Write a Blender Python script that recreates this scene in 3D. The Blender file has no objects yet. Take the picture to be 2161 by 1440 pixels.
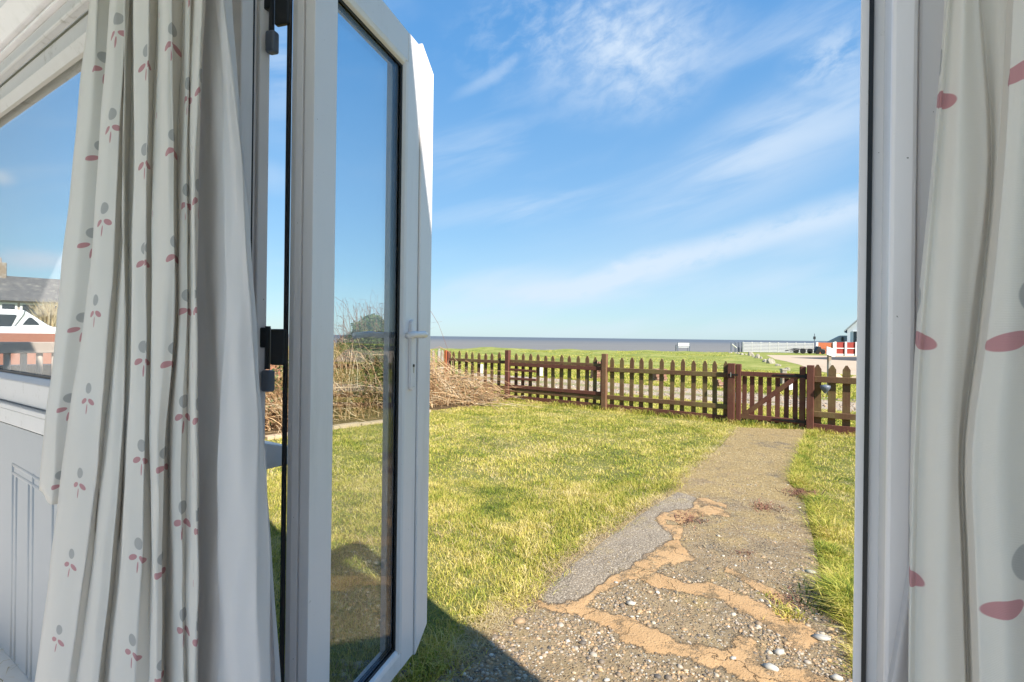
import bpy, math, random
import numpy as np
from mathutils import Matrix, Vector
random.seed(7); RNG = np.random.default_rng(11)
SC = bpy.context.scene
COL = SC.collection

# ------------------------------------------------------------------ camera
F = 1050.0; CX = 1080.5; CY = 711.3; ROLL = math.radians(0.72); EYE = 1.22
cam_d = bpy.data.cameras.new('camera'); cam = bpy.data.objects.new('camera', cam_d); COL.objects.link(cam)
cam_d.sensor_width = 36.0; cam_d.lens = 36.0*F/2161.0
cam_d.shift_y = -(720.0-CY)/2161.0
cam_d.clip_start = 0.02; cam_d.clip_end = 20000
cam.matrix_world = Matrix.Translation((0, 0, EYE)) @ Matrix.Rotation(math.radians(90), 4, 'X') @ Matrix.Rotation(ROLL, 4, 'Z')
SC.camera = cam
cr, sr = math.cos(ROLL), math.sin(ROLL)
def ray(x, y):
    a = (x-CX)/F; b = (CY-y)/F
    return (a*cr - b*sr, a*sr + b*cr)          # X/Y , Z/Y
def azel(x, y):
    r, h = ray(x, y)
    return (math.atan2(r, 1.0), math.atan2(h, math.hypot(r, 1)))
def G(x, y, z=0.0):
    r, h = ray(x, y); d = (z-EYE)/h
    return (r*d, d)
def at(x, y, Y):
    r, h = ray(x, y); return (r*Y, Y, EYE+h*Y)

# ------------------------------------------------------------------ light
SUN_EL = math.radians(40); TRAV = (-0.629, 0.777)
sun_az = math.atan2(-TRAV[0], -TRAV[1])
sd = bpy.data.lights.new('sun', 'SUN'); sun = bpy.data.objects.new('sun', sd); COL.objects.link(sun)
sd.energy = 4.4; sd.angle = math.radians(0.5); sd.color = (1.0, 0.94, 0.85)
tv = Vector((TRAV[0]*math.cos(SUN_EL), TRAV[1]*math.cos(SUN_EL), -math.sin(SUN_EL)))
sun.rotation_euler = tv.to_track_quat('-Z', 'Y').to_euler(); sun.location = (6, -8, 12)
SC.view_settings.view_transform = 'Standard'; SC.view_settings.look = 'None'
SC.view_settings.exposure = 1.08; SC.view_settings.gamma = 1.0; SC.view_settings.use_curve_mapping = False
SC.render.engine = 'CYCLES'
SC.cycles.max_bounces = 10; SC.cycles.diffuse_bounces = 6; SC.cycles.transparent_max_bounces = 24
SC.cycles.sample_clamp_indirect = 6; SC.cycles.caustics_reflective = False; SC.cycles.caustics_refractive = False

class E:                                            # tiny node-expression helper
    nt = None
    def __init__(s, sock): s.s = sock
    @staticmethod
    def m(op, *a, clamp=False):
        n = E.nt.nodes.new('ShaderNodeMath'); n.operation = op; n.use_clamp = clamp
        for i, v in enumerate(a):
            if isinstance(v, E): E.nt.links.new(v.s, n.inputs[i])
            else: n.inputs[i].default_value = float(v)
        return E(n.outputs[0])
    def __add__(s, o): return E.m('ADD', s, o)
    __radd__ = __add__
    def __sub__(s, o): return E.m('SUBTRACT', s, o)
    def __rsub__(s, o): return E.m('SUBTRACT', o, s)
    def __mul__(s, o): return E.m('MULTIPLY', s, o)
    __rmul__ = __mul__
    def __truediv__(s, o): return E.m('DIVIDE', s, o)
def sstep(e, lo, hi, a=0.0, b=1.0):
    n = E.nt.nodes.new('ShaderNodeMapRange'); n.interpolation_type = 'SMOOTHSTEP'; n.clamp = True
    if isinstance(e, E): e = e.s
    E.nt.links.new(e, n.inputs[0])
    n.inputs[1].default_value = lo; n.inputs[2].default_value = hi; n.inputs[3].default_value = a; n.inputs[4].default_value = b
    return E(n.outputs[0])
def comb(x, y, z=0.0):
    n = E.nt.nodes.new('ShaderNodeCombineXYZ')
    for i, v in enumerate((x, y, z)):
        if isinstance(v, E): E.nt.links.new(v.s, n.inputs[i])
        else: n.inputs[i].default_value = v
    return n.outputs[0]
def noise(vec, scale, detail=4, rough=.55, dist=0.0, out=0):
    n = E.nt.nodes.new('ShaderNodeTexNoise'); n.inputs['Scale'].default_value = scale
    n.inputs['Detail'].default_value = detail; n.inputs['Roughness'].default_value = rough; n.inputs['Distortion'].default_value = dist
    if vec is not None: E.nt.links.new(vec, n.inputs['Vector'])
    return E(n.outputs[out])
def mixc(f, a, b):
    n = E.nt.nodes.new('ShaderNodeMix'); n.data_type = 'RGBA'
    for i, v in ((0, f), (6, a), (7, b)):
        if isinstance(v, E): E.nt.links.new(v.s, n.inputs[i])
        elif isinstance(v, bpy.types.NodeSocket): E.nt.links.new(v, n.inputs[i])
        elif i == 0: n.inputs[0].default_value = v
        else: n.inputs[i].default_value = (*v[:3], 1)
    return n.outputs[2]

world = bpy.data.worlds.new('World'); SC.world = world; world.use_nodes = True
wt = world.node_tree; wt.nodes.clear(); E.nt = wt
sky = wt.nodes.new('ShaderNodeTexSky'); sky.sky_type = 'NISHITA'; sky.sun_disc = False
sky.sun_elevation = SUN_EL; sky.sun_rotation = sun_az; sky.altitude = 0; sky.air_density = 1.0; sky.dust_density = 0.3; sky.ozone_density = 2.0
tc = wt.nodes.new('ShaderNodeTexCoord'); sp = wt.nodes.new('ShaderNodeSeparateXYZ'); wt.links.new(tc.outputs['Generated'], sp.inputs[0])
dx, dy, dz = (E(sp.outputs[i]) for i in range(3))
AZ = E.m('ARCTAN2', dx, dy); EL = E.m('ARCSINE', dz)
n_big = noise(comb(AZ*1.0, EL*2.2), 2.2, 5, .55, .6)
wisp_v = comb(AZ*3.0 - EL*1.2, EL*14.0 - AZ*3.4)
n_wisp = noise(wisp_v, 1.1, 7, .55, .45)
n_fine = noise(comb(AZ*7 + EL*1, EL*12 - AZ*3), 2.6, 8, .60, .25)
n_puff = noise(comb(AZ*8, EL*10, 3.1), 4.0, 7, .62, .4)
n_warp = noise(comb(AZ*3, EL*5, 7.7), 1.6, 3, .5)
def ell(px, py, rx, ry, ang=0.0, soft=.1, warp=.05):
    a0, e0 = azel(px, py)
    c, s = math.cos(ang), math.sin(ang)
    u = AZ - a0; v = (EL - e0) + (n_warp-.5)*warp
    U = (u*c + v*s)*(F/rx); V = (v*c - u*s)*(F/ry)
    d = E.m('SQRT', U*U + V*V)
    return sstep(d, soft, 1.0, 1.0, 0.0)
feat = ell(1330, 110, 270, 150, .15, .0, .12)*sstep(n_fine, .22, .74)*1.0
feat = feat + ell(1150, 40, 300, 130, .3, .0)*sstep(n_fine, .4, .75)*.45
feat = feat + ell(1640, 300, 420, 130, .36, .0)*sstep(n_wisp, .28, .62)*.75
feat = feat + ell(1560, 350, 330, 30, .22, .0)*.18
feat = feat + ell(1760, 110, 110, 60, .25, .0)*sstep(n_fine, .35, .7)*.8
feat = feat + ell(1700, 40, 330, 60, .1, .0)*sstep(n_wisp, .3, .7)*.5
feat = feat + ell(1500, 525, 520, 44, .26, .1)*sstep(n_fine, .1, .55)*.9
feat = feat + ell(1080, 625, 460, 80, .14, .0)*sstep(n_wisp, .2, .62)*.9
feat = feat + ell(1790, 465, 200, 50, .33, .1)*.5
feat = feat + ell(1310, 565, 30, 14, -.6, .1, .01)*.35
feat = feat + ell(1030, 165, 110, 16, .5, .1)*.4
feat = feat + ell(1050, 300, 300, 60, .2, .0)*sstep(n_wisp, .35, .65)*.35
feat = feat + ell(1100, 440, 360, 50, .12, .0)*sstep(n_wisp, .35, .65)*.35
feat = feat + ell(1550, 610, 480, 60, .03, .0)*sstep(n_wisp, .2, .6)*.5
feat = feat + ell(1300, 690, 800, 40, .03, .0)*sstep(n_wisp, .3, .6)*.5
feat = feat + ell(590, 120, 90, 200, .03, .0)*sstep(n_wisp, .3, .6)*.5
feat = feat + ell(575, 380, 60, 40, -.2, .0)*.35
feat = feat + ell(1350, 560, 700, 130, .12, .0)*.30 + ell(1650, 300, 420, 150, .3, .0)*.10 + ell(1320, 120, 300, 160, .1, .0)*.22
feat = feat + ell(75, 548, 85, 24, .0, .0, .02)*sstep(n_puff, .2, .45)*1.25
feat = feat + ell(0, 377, 24, 18, .0, .0, .02)*sstep(n_puff, .2, .45)*1.0
gen = sstep(n_wisp, .45, .85)*sstep(n_big, .35, .7)*.45          # thin cirrus over the rest of the sky
cl = E.m('MINIMUM', feat*.70 + gen*.7, .88)
hs = wt.nodes.new('ShaderNodeHueSaturation'); hs.inputs['Saturation'].default_value = 1.22; hs.inputs['Value'].default_value = 1.0
wt.links.new(sky.outputs[0], hs.inputs['Color'])
gam = wt.nodes.new('ShaderNodeMix'); gam.data_type = 'RGBA'; gam.blend_type = 'MULTIPLY'; gam.inputs[0].default_value = 1
wt.links.new(hs.outputs[0], gam.inputs[6]); gam.inputs[7].default_value = (.95, 1.02, .98, 1)
rp = wt.nodes.new('ShaderNodeValToRGB'); wt.links.new(sstep(dz, 0, 1).s if False else dz.s, rp.inputs[0])
while len(rp.color_ramp.elements) < 5: rp.color_ramp.elements.new(.5)
for e_, (p_, c_) in zip(rp.color_ramp.elements, [(0, (2.2, 3.3, 4.0)), (.10, (1.8, 3.05, 4.15)), (.24, (1.40, 2.65, 4.2)), (.5, (.66, 1.9, 3.9)), (1, (.35, 1.2, 3.1))]): e_.position = p_; e_.color = (*c_, 1)
base = mixc(.80, gam.outputs[2], rp.outputs[0])
cloudc = mixc(E(cl.s), base, (3.5, 4.1, 4.8))
final = cloudc
bg = wt.nodes.new('ShaderNodeBackground'); bg.inputs[1].default_value = 0.10
wo = wt.nodes.new('ShaderNodeOutputWorld'); wt.links.new(final, bg.inputs[0]); wt.links.new(bg.outputs[0], wo.inputs[0])

# ------------------------------------------------------------------ materials
def new_mat(name):
    m = bpy.data.materials.new(name); m.use_nodes = True; nt = m.node_tree; nt.nodes.clear(); E.nt = nt
    o = nt.nodes.new('ShaderNodeOutputMaterial'); b = nt.nodes.new('ShaderNodeBsdfPrincipled')
    nt.links.new(b.outputs[0], o.inputs[0]); return m, nt, b, o
def objco():
    return E.nt.nodes.new('ShaderNodeTexCoord').outputs['Object']
def geopos():
    return E.nt.nodes.new('ShaderNodeNewGeometry').outputs['Position']
def objrand():
    return E(E.nt.nodes.new('ShaderNodeObjectInfo').outputs['Random'])
def bump(b, h, strength=.3, dist=.01):
    n = E.nt.nodes.new('ShaderNodeBump'); n.inputs['Strength'].default_value = strength; n.inputs['Distance'].default_value = dist
    E.nt.links.new(h.s, n.inputs['Height']); E.nt.links.new(n.outputs[0], b.inputs['Normal'])
def scaled(vec, s):
    n = E.nt.nodes.new('ShaderNodeMapping'); n.inputs['Scale'].default_value = s
    E.nt.links.new(vec, n.inputs[0]); return n.outputs[0]
def plain(name, col, rough=.6, metal=0.0, var=.12, vs=6.0, bm=0.0, bs=60, spec=.5, dirt=None, dsc=9.0, dlo=.62, dhi=.78, specks=False):
    m, nt, b, o = new_mat(name)
    p = geopos(); n = noise(p, vs, 5, .6)
    dark = tuple(c*(1-var) for c in col); lite = tuple(min(1, c*(1+var)) for c in col)
    c = mixc(n, dark, lite)
    if dirt: c = mixc(sstep(noise(p, dsc, 8, .7), dlo, dhi), c, dirt)
    if specks: c = mixc(sstep(noise(p, 160, 2, .5), .76, .80)*.8, c, (.12, .10, .08)); c = mixc(sstep(noise(scaled(p, (1, 1, .15)), 9, 6, .7), .5, .8, 0, .35), c, (.52, .50, .47))
    nt.links.new(c, b.inputs['Base Color'])
    b.inputs['Roughness'].default_value = rough; b.inputs['Metallic'].default_value = metal; b.inputs['Specular IOR Level'].default_value = spec
    if bm: bump(b, noise(p, bs, 4, .6), bm, .004)
    return m
M = {}
M['upvc'] = plain('white_upvc', (.84, .80, .80), .26, var=.03, vs=5, bm=.02, bs=8, dirt=(.52, .50, .46), dsc=24, dlo=.66, dhi=.80, specks=True)
M['upvc_dirty'] = plain('weathered_white_upvc', (.62, .60, .585), .35, var=.06, vs=8, dirt=(.33, .30, .25), dsc=14, dlo=.56, dhi=.74, specks=True)
M['gasket'] = plain('black_rubber', (.012, .012, .014), .45)
M['spacer'] = plain('dark_spacer_bar', (.05, .06, .08), .12, metal=.9)
M['hinge_dark'] = plain('black_hinge_metal', (.03, .032, .035), .4, metal=.3)
M['hinge_grey'] = plain('grey_hinge_cover', (.13, .15, .19), .45, var=.2, vs=30)
M['steel'] = plain('steel', (.55, .55, .53), .3, metal=.9)
M['black_iron'] = plain('black_iron', (.02, .02, .022), .45, metal=.4)
M['chalk'] = plain('chalky_flint', (.46, .43, .37), .7, var=.15, vs=40)
M['shore_white'] = plain('weathered_white_boards', (.46, .46, .45), .7, var=.15)
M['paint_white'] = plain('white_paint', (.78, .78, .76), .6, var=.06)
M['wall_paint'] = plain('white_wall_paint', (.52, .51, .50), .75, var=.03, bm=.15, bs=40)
M['floor'] = plain('pale_floor', (.78, .75, .70), .5)
M['render'] = plain('white_render', (.66, .70, .76), .8, var=.04)
M['sill_blue'] = plain('outer_sill', (.70, .74, .80), .35)
M['slate'] = plain('old_slate', (.115, .11, .105), .85, var=.4, vs=2.2, dirt=(.27, .25, .21), dsc=3.2, dlo=.5, dhi=.7)
M['brick_far'] = plain('far_brick', (.33, .13, .08), .85, var=.2, vs=20, dirt=(.36, .30, .24), dsc=12)
M['dark_glass'] = plain('dark_window_glass', (.03, .04, .05), .08)
M['boat_white'] = plain('white_gelcoat', (.80, .81, .82), .25, var=.03)
M['boat_grey'] = plain('grey_canvas', (.38, .40, .41), .8, var=.1)
M['boat_red'] = plain('red_antifoul', (.36, .12, .08), .7, var=.15)
M['blue_paint'] = plain('blue_paint', (.10, .22, .48), .6, var=.15)
M['sandstone'] = plain('pale_cast_stone', (.44, .36, .30), .85, var=.15, vs=12, bm=.3)
M['red_fence'] = plain('red_stained_boards', (.30, .035, .022), .75, var=.2, vs=4)
M['orange_fence'] = plain('orange_stained_boards', (.44, .12, .045), .75, var=.2, vs=4)
M['rock'] = plain('boulder_stone', (.36, .32, .25), .9, var=.35, vs=7, bm=.6, bs=14, dirt=(.14, .12, .08), dsc=5, dlo=.5, dhi=.68)
M['brick'] = plain('weathered_brick', (.30, .15, .10), .9, var=.25, vs=14, bm=.4, dirt=(.42, .36, .28), dsc=16, dlo=.5, dhi=.7)
def mortar_mat():
    m, nt, b, o = new_mat('sandy_mortar'); p = geopos()
    v = nt.nodes.new('ShaderNodeTexVoronoi'); v.feature = 'DISTANCE_TO_EDGE'; v.inputs['Scale'].default_value = 3.6
    wv = nt.nodes.new('ShaderNodeVectorMath'); wv.operation = 'ADD'; nt.links.new(p, wv.inputs[0])
    nv = nt.nodes.new('ShaderNodeTexNoise'); nv.inputs['Scale'].default_value = 9; nv.inputs['Detail'].default_value = 5; nt.links.new(p, nv.inputs[0])
    sv = nt.nodes.new('ShaderNodeVectorMath'); sv.operation = 'SCALE'; sv.inputs['Scale'].default_value = .16; nt.links.new(nv.outputs['Color'], sv.inputs[0]); nt.links.new(sv.outputs[0], wv.inputs[1]); nt.links.new(wv.outputs[0], v.inputs[0])
    crack = sstep(E(v.outputs['Distance']), .0, .016, 1, 0)*sstep(noise(p, 2.6, 3), .45, .55)
    c = mixc(noise(p, 12, 6, .65), (.47, .285, .135), (.64, .43, .235))
    c = mixc(sstep(noise(p, 70, 5, .7), .55, .75, 0, .5), c, (.26, .16, .08)); c = mixc(sstep(noise(p, 150, 3, .7), .62, .7, 0, .6), c, (.62, .52, .38))
    c = mixc(crack*.8, c, (.10, .06, .035))
    nt.links.new(c, b.inputs['Base Color']); b.inputs['Roughness'].default_value = .92; b.inputs['Specular IOR Level'].default_value = .2
    bump(b, noise(p, 45, 7, .7)*1.0 + crack*(-.6), .8, .006); return m
M['mortar'] = mortar_mat()
M['smooth_concrete'] = plain('smooth_grey_concrete', (.20, .165, .13), .9, var=.34, vs=9, bm=.7, bs=110, dirt=(.46, .40, .32), dsc=75, dlo=.54, dhi=.64)
M['kerb'] = plain('pale_kerb', (.50, .38, .25), .9, var=.2, vs=12, bm=.4, bs=40)
M['stem_brown'] = plain('bramble_bark', (.22, .10, .06), .8)

def glass_mat(n=1.5):
    m = bpy.data.materials.new('window_glass'); m.use_nodes = True; nt = m.node_tree; nt.nodes.clear(); E.nt = nt
    o = nt.nodes.new('ShaderNodeOutputMaterial'); geo = nt.nodes.new('ShaderNodeNewGeometry')
    ior = E(geo.outputs['Backfacing'])*(1/n-n) + n
    fr = nt.nodes.new('ShaderNodeFresnel'); nt.links.new(ior.s, fr.inputs['IOR'])
    tr = nt.nodes.new('ShaderNodeBsdfTransparent'); tr.inputs[0].default_value = (.955, .97, .975, 1)
    gl = nt.nodes.new('ShaderNodeBsdfGlossy'); gl.inputs['Roughness'].default_value = 0.0
    mx = nt.nodes.new('ShaderNodeMixShader'); nt.links.new(fr.outputs[0], mx.inputs[0])
    nt.links.new(tr.outputs[0], mx.inputs[1]); nt.links.new(gl.outputs[0], mx.inputs[2]); nt.links.new(mx.outputs[0], o.inputs[0])
    return m
M['glass'] = glass_mat(); M['glass_thin'] = glass_mat(1.16)

def wood(name, red, green, mix_lo, mix_hi, rough=.8):
    m, nt, b, o = new_mat(name)
    p = geopos(); r = objrand()
    c = comb(r*17.0, r*5.0, r*31.0); add = nt.nodes.new('ShaderNodeVectorMath'); add.operation = 'ADD'
    nt.links.new(p, add.inputs[0]); nt.links.new(c, add.inputs[1])
    grain = noise(scaled(objco(), (40, 40, 5)), 1.5, 6, .7, 1.0)
    algae = sstep(noise(add.outputs[0], 3.2, 6, .65), mix_lo, mix_hi)
    base = mixc(grain, tuple(c_*.6 for c_ in red), tuple(c_*1.45 for c_ in red))
    g2 = mixc(grain, tuple(c_*.6 for c_ in green), tuple(c_*1.4 for c_ in green))
    c1 = mixc(algae, base, g2)
    c1 = mixc(sstep(noise(p, 28, 6, .7), .60, .74, 0, .6), c1, (.27, .23, .16))
    nt.links.new(c1, b.inputs['Base Color']); b.inputs['Roughness'].default_value = rough
    b.inputs['Specular IOR Level'].default_value = .25
    bump(b, grain, .5, .004); return m
M['wood_green'] = wood('algae_stained_fence_wood', (.145, .075, .042), (.185, .135, .055), .36, .64)
M['wood_red'] = wood('maroon_stained_wood', (.135, .052, .036), (.17, .10, .045), .50, .76)
M['wood_brown'] = wood('brown_stained_wood', (.17, .085, .05), (.22, .15, .07), .45, .8)
M['wood_old'] = wood('bare_weathered_wood', (.26, .20, .14), (.36, .34, .30), .45, .6)

def attr(name='rnd'):
    n = E.nt.nodes.new('ShaderNodeAttribute'); n.attribute_name = name; return n
def ramp(fac, stops):
    n = E.nt.nodes.new('ShaderNodeValToRGB'); cr_ = n.color_ramp
    while len(cr_.elements) < len(stops): cr_.elements.new(.5)
    for e, (p, c) in zip(cr_.elements, stops): e.position = p; e.color = (*c, 1)
    E.nt.links.new(fac.s if isinstance(fac, E) else fac, n.inputs[0]); return n.outputs[0]
def blade_mat(name, stops_rand, lush):
    m, nt, b, o = new_mat(name)
    p = geopos(); r = E(attr('rnd').outputs['Fac'])
    patch = noise(p, 1.5, 5, .6, .5); patch2 = noise(p, 5.0, 4, .6)
    f = r*.66 + (patch-.5)*1.3 + (patch2-.5)*1.3 + .22
    c = ramp(f, stops_rand)
    nt.links.new(c, b.inputs['Base Color']); b.inputs['Roughness'].default_value = .55; b.inputs['Specular IOR Level'].default_value = .3
    tl = nt.nodes.new('ShaderNodeBsdfTranslucent'); nt.links.new(c, tl.inputs[0])
    mx = nt.nodes.new('ShaderNodeMixShader'); mx.inputs[0].default_value = lush
    nt.links.new(b.outputs[0], mx.inputs[1]); nt.links.new(tl.outputs[0], mx.inputs[2]); nt.links.new(mx.outputs[0], o.inputs[0])
    return m
GR = [(.0, (.09, .15, .016)), (.20, (.24, .31, .036)), (.45, (.50, .48, .075)), (.75, (.70, .57, .165)), (1.0, (.80, .67, .32))]
M['blade'] = blade_mat('lawn_grass_blades', GR, .3)
M['straw'] = blade_mat('dry_straw', [(0, (.34, .24, .11)), (.5, (.52, .40, .21)), (1, (.66, .55, .34))], .15)
M['leaf_dark'] = blade_mat('ivy_leaves', [(0, (.030, .055, .014)), (.5, (.07, .11, .025)), (1, (.20, .22, .06))], .25)
M['bramble'] = blade_mat('dry_bramble_stems', [(0, (.16, .08, .04)), (.35, (.38, .21, .10)), (.7, (.56, .38, .20)), (1, (.70, .58, .40))], .0)

def ground_mat(name, stops, sc1, sc2, bm=.6, bs=30, far=None):
    m, nt, b, o = new_mat(name); p = geopos()
    n1 = noise(p, sc1, 6, .6, .5); n2 = noise(p, sc2, 5, .7)
    c = ramp((n1-.5)*.9 + (n2-.5)*.9 + .5, stops)
    nt.links.new(c, b.inputs['Base Color']); b.inputs['Roughness'].default_value = .95; b.inputs['Specular IOR Level'].default_value = .15
    bump(b, noise(p, bs, 5, .7), bm, .03); return m
M['land'] = ground_mat('rough_grass', [(0, (.055, .085, .016)), (.32, (.13, .17, .03)), (.5, (.25, .27, .06)), (.66, (.36, .34, .11)), (1, (.48, .41, .19))], .55, 5.0, 1.0, 6)
M['lawn_soil'] = ground_mat('lawn_thatch', [(0, (.10, .10, .03)), (.5, (.20, .20, .06)), (1, (.38, .32, .14))], 1.5, 16, .8, 40)
M['track'] = ground_mat('gravel_track', [(0, (.26, .22, .16)), (.5, (.42, .34, .25)), (1, (.56, .48, .38))], .8, 30, .4, 60)
M['yard'] = ground_mat('sandy_yard', [(0, (.40, .30, .20)), (.5, (.50, .39, .28)), (1, (.58, .47, .36))], .3, 4, .2, 20)
M['road_shade'] = ground_mat('painted_road_shade', [(0, (.05, .05, .052)), (1, (.10, .10, .10))], 1, 20, .2, 60)  # dark colour standing in for the shadow across the far road
M['bed'] = ground_mat('bed_soil', [(0, (.07, .045, .025)), (.5, (.16, .11, .06)), (1, (.34, .25, .14))], 3, 22, .8, 40)
M['sand'] = ground_mat('pale_beach_sand', [(0, (.42, .36, .26)), (1, (.58, .50, .38))], 1, 6, .2, 10)
M['trackgrass'] = ground_mat('thin_verge_grass', [(0, (.16, .16, .06)), (.5, (.28, .26, .12)), (1, (.42, .36, .22))], .8, 12, .5, 20)

def path_mat():
    m, nt, b, o = new_mat('worn_path_concrete'); p = geopos()
    v = nt.nodes.new('ShaderNodeTexVoronoi'); v.inputs['Scale'].default_value = 85
    nt.links.new(p, v.inputs[0]); d = E(v.outputs['Distance'])
    sepn = nt.nodes.new('ShaderNodeSeparateColor'); nt.links.new(v.outputs['Color'], sepn.inputs[0])
    peb = ramp(E(sepn.outputs[0]), [(0, (.09, .07, .055)), (.3, (.25, .17, .10)), (.55, (.40, .26, .13)), (.8, (.30, .27, .22)), (1, (.62, .56, .45))])
    base = mixc(noise(p, 7, 6, .65), (.15, .11, .065), (.42, .31, .18))
    pm = sstep(d, .30, .48, 1, 0)*sstep(E(sepn.outputs[1]), .30, .40)
    c = mixc(pm, base, peb)
    spx = nt.nodes.new('ShaderNodeSeparateXYZ'); nt.links.new(p, spx.inputs[0])
    n_sp = sstep(noise(p, 80, 4, .7), .5, .62)
    moss = sstep(noise(p, 3.2, 6, .65) + (E(spx.outputs[1])-3.2)*.10, .42, .62)*.8
    c = mixc(moss, c, mixc(noise(p, 60, 5, .7), (.17, .11, .045), (.58, .43, .19))); c = mixc(sstep(noise(p, 2.2, 7, .72), .52, .66, 0, .8), c, mixc(n_sp, (.13, .105, .075), (.36, .30, .21)))
    c = mixc(sstep(noise(p, 13, 8, .72), .62, .70)*.85, c, (.64, .60, .51)); c = mixc(sstep(noise(p, 38, 6, .75), .58, .66)*.75, c, (.62, .55, .42)); c = mixc(sstep(noise(scaled(p, (1.3, .9, 1)), 31, 6, .75), .58, .66)*.7, c, (.09, .07, .045))
    n1 = noise(p, 14, 6, .7); n2 = noise(p, 55, 5, .7)
    sl = E(attr('slab').outputs['Fac']) + (n1-.5)*.22 + (n2-.5)*.22; slm = sstep(sl, .47, .53)
    mo = E(attr('mortar').outputs['Fac']) + (n1-.5)*.50 + (n2-.5)*.45; mom = sstep(mo, .43, .57)*(sstep(noise(p, 9, 7, .72), .36, .50)*.75+.25)
    sc_ = mixc(noise(p, 6, 6, .7), (.15, .12, .09), (.34, .275, .20)); sc_ = mixc(sstep(noise(p, 95, 4, .7), .52, .63, 0, .9), sc_, (.58, .50, .38)); sc_ = mixc(sstep(noise(p, 4, 5, .7), .52, .7, 0, .55), sc_, (.36, .28, .15))
    c = mixc(slm, c, sc_)
    vv = nt.nodes.new('ShaderNodeTexVoronoi'); vv.feature = 'DISTANCE_TO_EDGE'; vv.inputs['Scale'].default_value = 3.4
    nv = nt.nodes.new('ShaderNodeTexNoise'); nv.inputs['Scale'].default_value = 9; nv.inputs['Detail'].default_value = 6; nt.links.new(p, nv.inputs[0])
    sv = nt.nodes.new('ShaderNodeVectorMath'); sv.operation = 'SCALE'; sv.inputs['Scale'].default_value = .2; nt.links.new(nv.outputs['Color'], sv.inputs[0])
    av = nt.nodes.new('ShaderNodeVectorMath'); av.operation = 'ADD'; nt.links.new(p, av.inputs[0]); nt.links.new(sv.outputs[0], av.inputs[1]); nt.links.new(av.outputs[0], vv.inputs[0])
    crack = sstep(E(vv.outputs['Distance']), .0, .012, 1, 0)*sstep(noise(p, 2.6, 3), .42, .52)
    mc = mixc(noise(p, 4, 7, .7), (.33, .19, .085), (.60, .39, .20)); mc = mixc(sstep(n2, .56, .74, 0, .6), mc, (.26, .17, .09)); mc = mixc(sstep(noise(p, 130, 3, .7), .6, .7, 0, .5), mc, (.66, .55, .40))
    mc = mixc(crack*.85, mc, (.09, .055, .03))
    c = mixc(mom, c, mc)
    rim = sstep(mo, .36, .47)*(1-mom)
    c = mixc(rim*.55, c, (.075, .05, .03))
    nt.links.new(c, b.inputs['Base Color']); b.inputs['Roughness'].default_value = .9; b.inputs['Specular IOR Level'].default_value = .2
    hgt = (pm*.7 + n2*1.0)*(1-mom*.75)*(1-slm*.5) + mom*.9 + noise(p, 180, 4, .7)*.35 - crack*.5
    bump(b, hgt, .9, .008); return m
M['path'] = path_mat()
def pebble_mat():
    m, nt, b, o = new_mat('flint_pebbles')
    c = ramp(attr('rnd').outputs['Fac'], [(0, (.09, .08, .07)), (.22, (.22, .17, .12)), (.42, (.36, .24, .13)), (.6, (.44, .28, .14)), (.76, (.36, .31, .25)), (.9, (.50, .42, .31)), (1, (.68, .64, .56))])
    nt.links.new(c, b.inputs['Base Color']); b.inputs['Roughness'].default_value = .6; return m
M['pebble'] = pebble_mat()
def sea_mat():
    m, nt, b, o = new_mat('sea_water'); p = geopos()
    n = noise(scaled(p, (.004, .03, 1)), 1.0, 6, .6)
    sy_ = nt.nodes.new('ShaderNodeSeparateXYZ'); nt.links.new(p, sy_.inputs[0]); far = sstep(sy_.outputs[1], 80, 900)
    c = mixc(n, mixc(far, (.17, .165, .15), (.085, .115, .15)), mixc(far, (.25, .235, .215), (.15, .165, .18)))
    wc = sstep(noise(scaled(p, (.03, .12, 1)), 1.0, 7, .75), .74, .80)
    c = mixc(wc, c, (.6, .62, .65))
    nt.links.new(c, b.inputs['Base Color']); b.inputs['Roughness'].default_value = .75; b.inputs['Specular IOR Level'].default_value = .12
    bump(b, noise(scaled(p, (.2, .6, 1)), 1.0, 5, .7), .6, .6); return m
M['sea'] = sea_mat()

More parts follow.
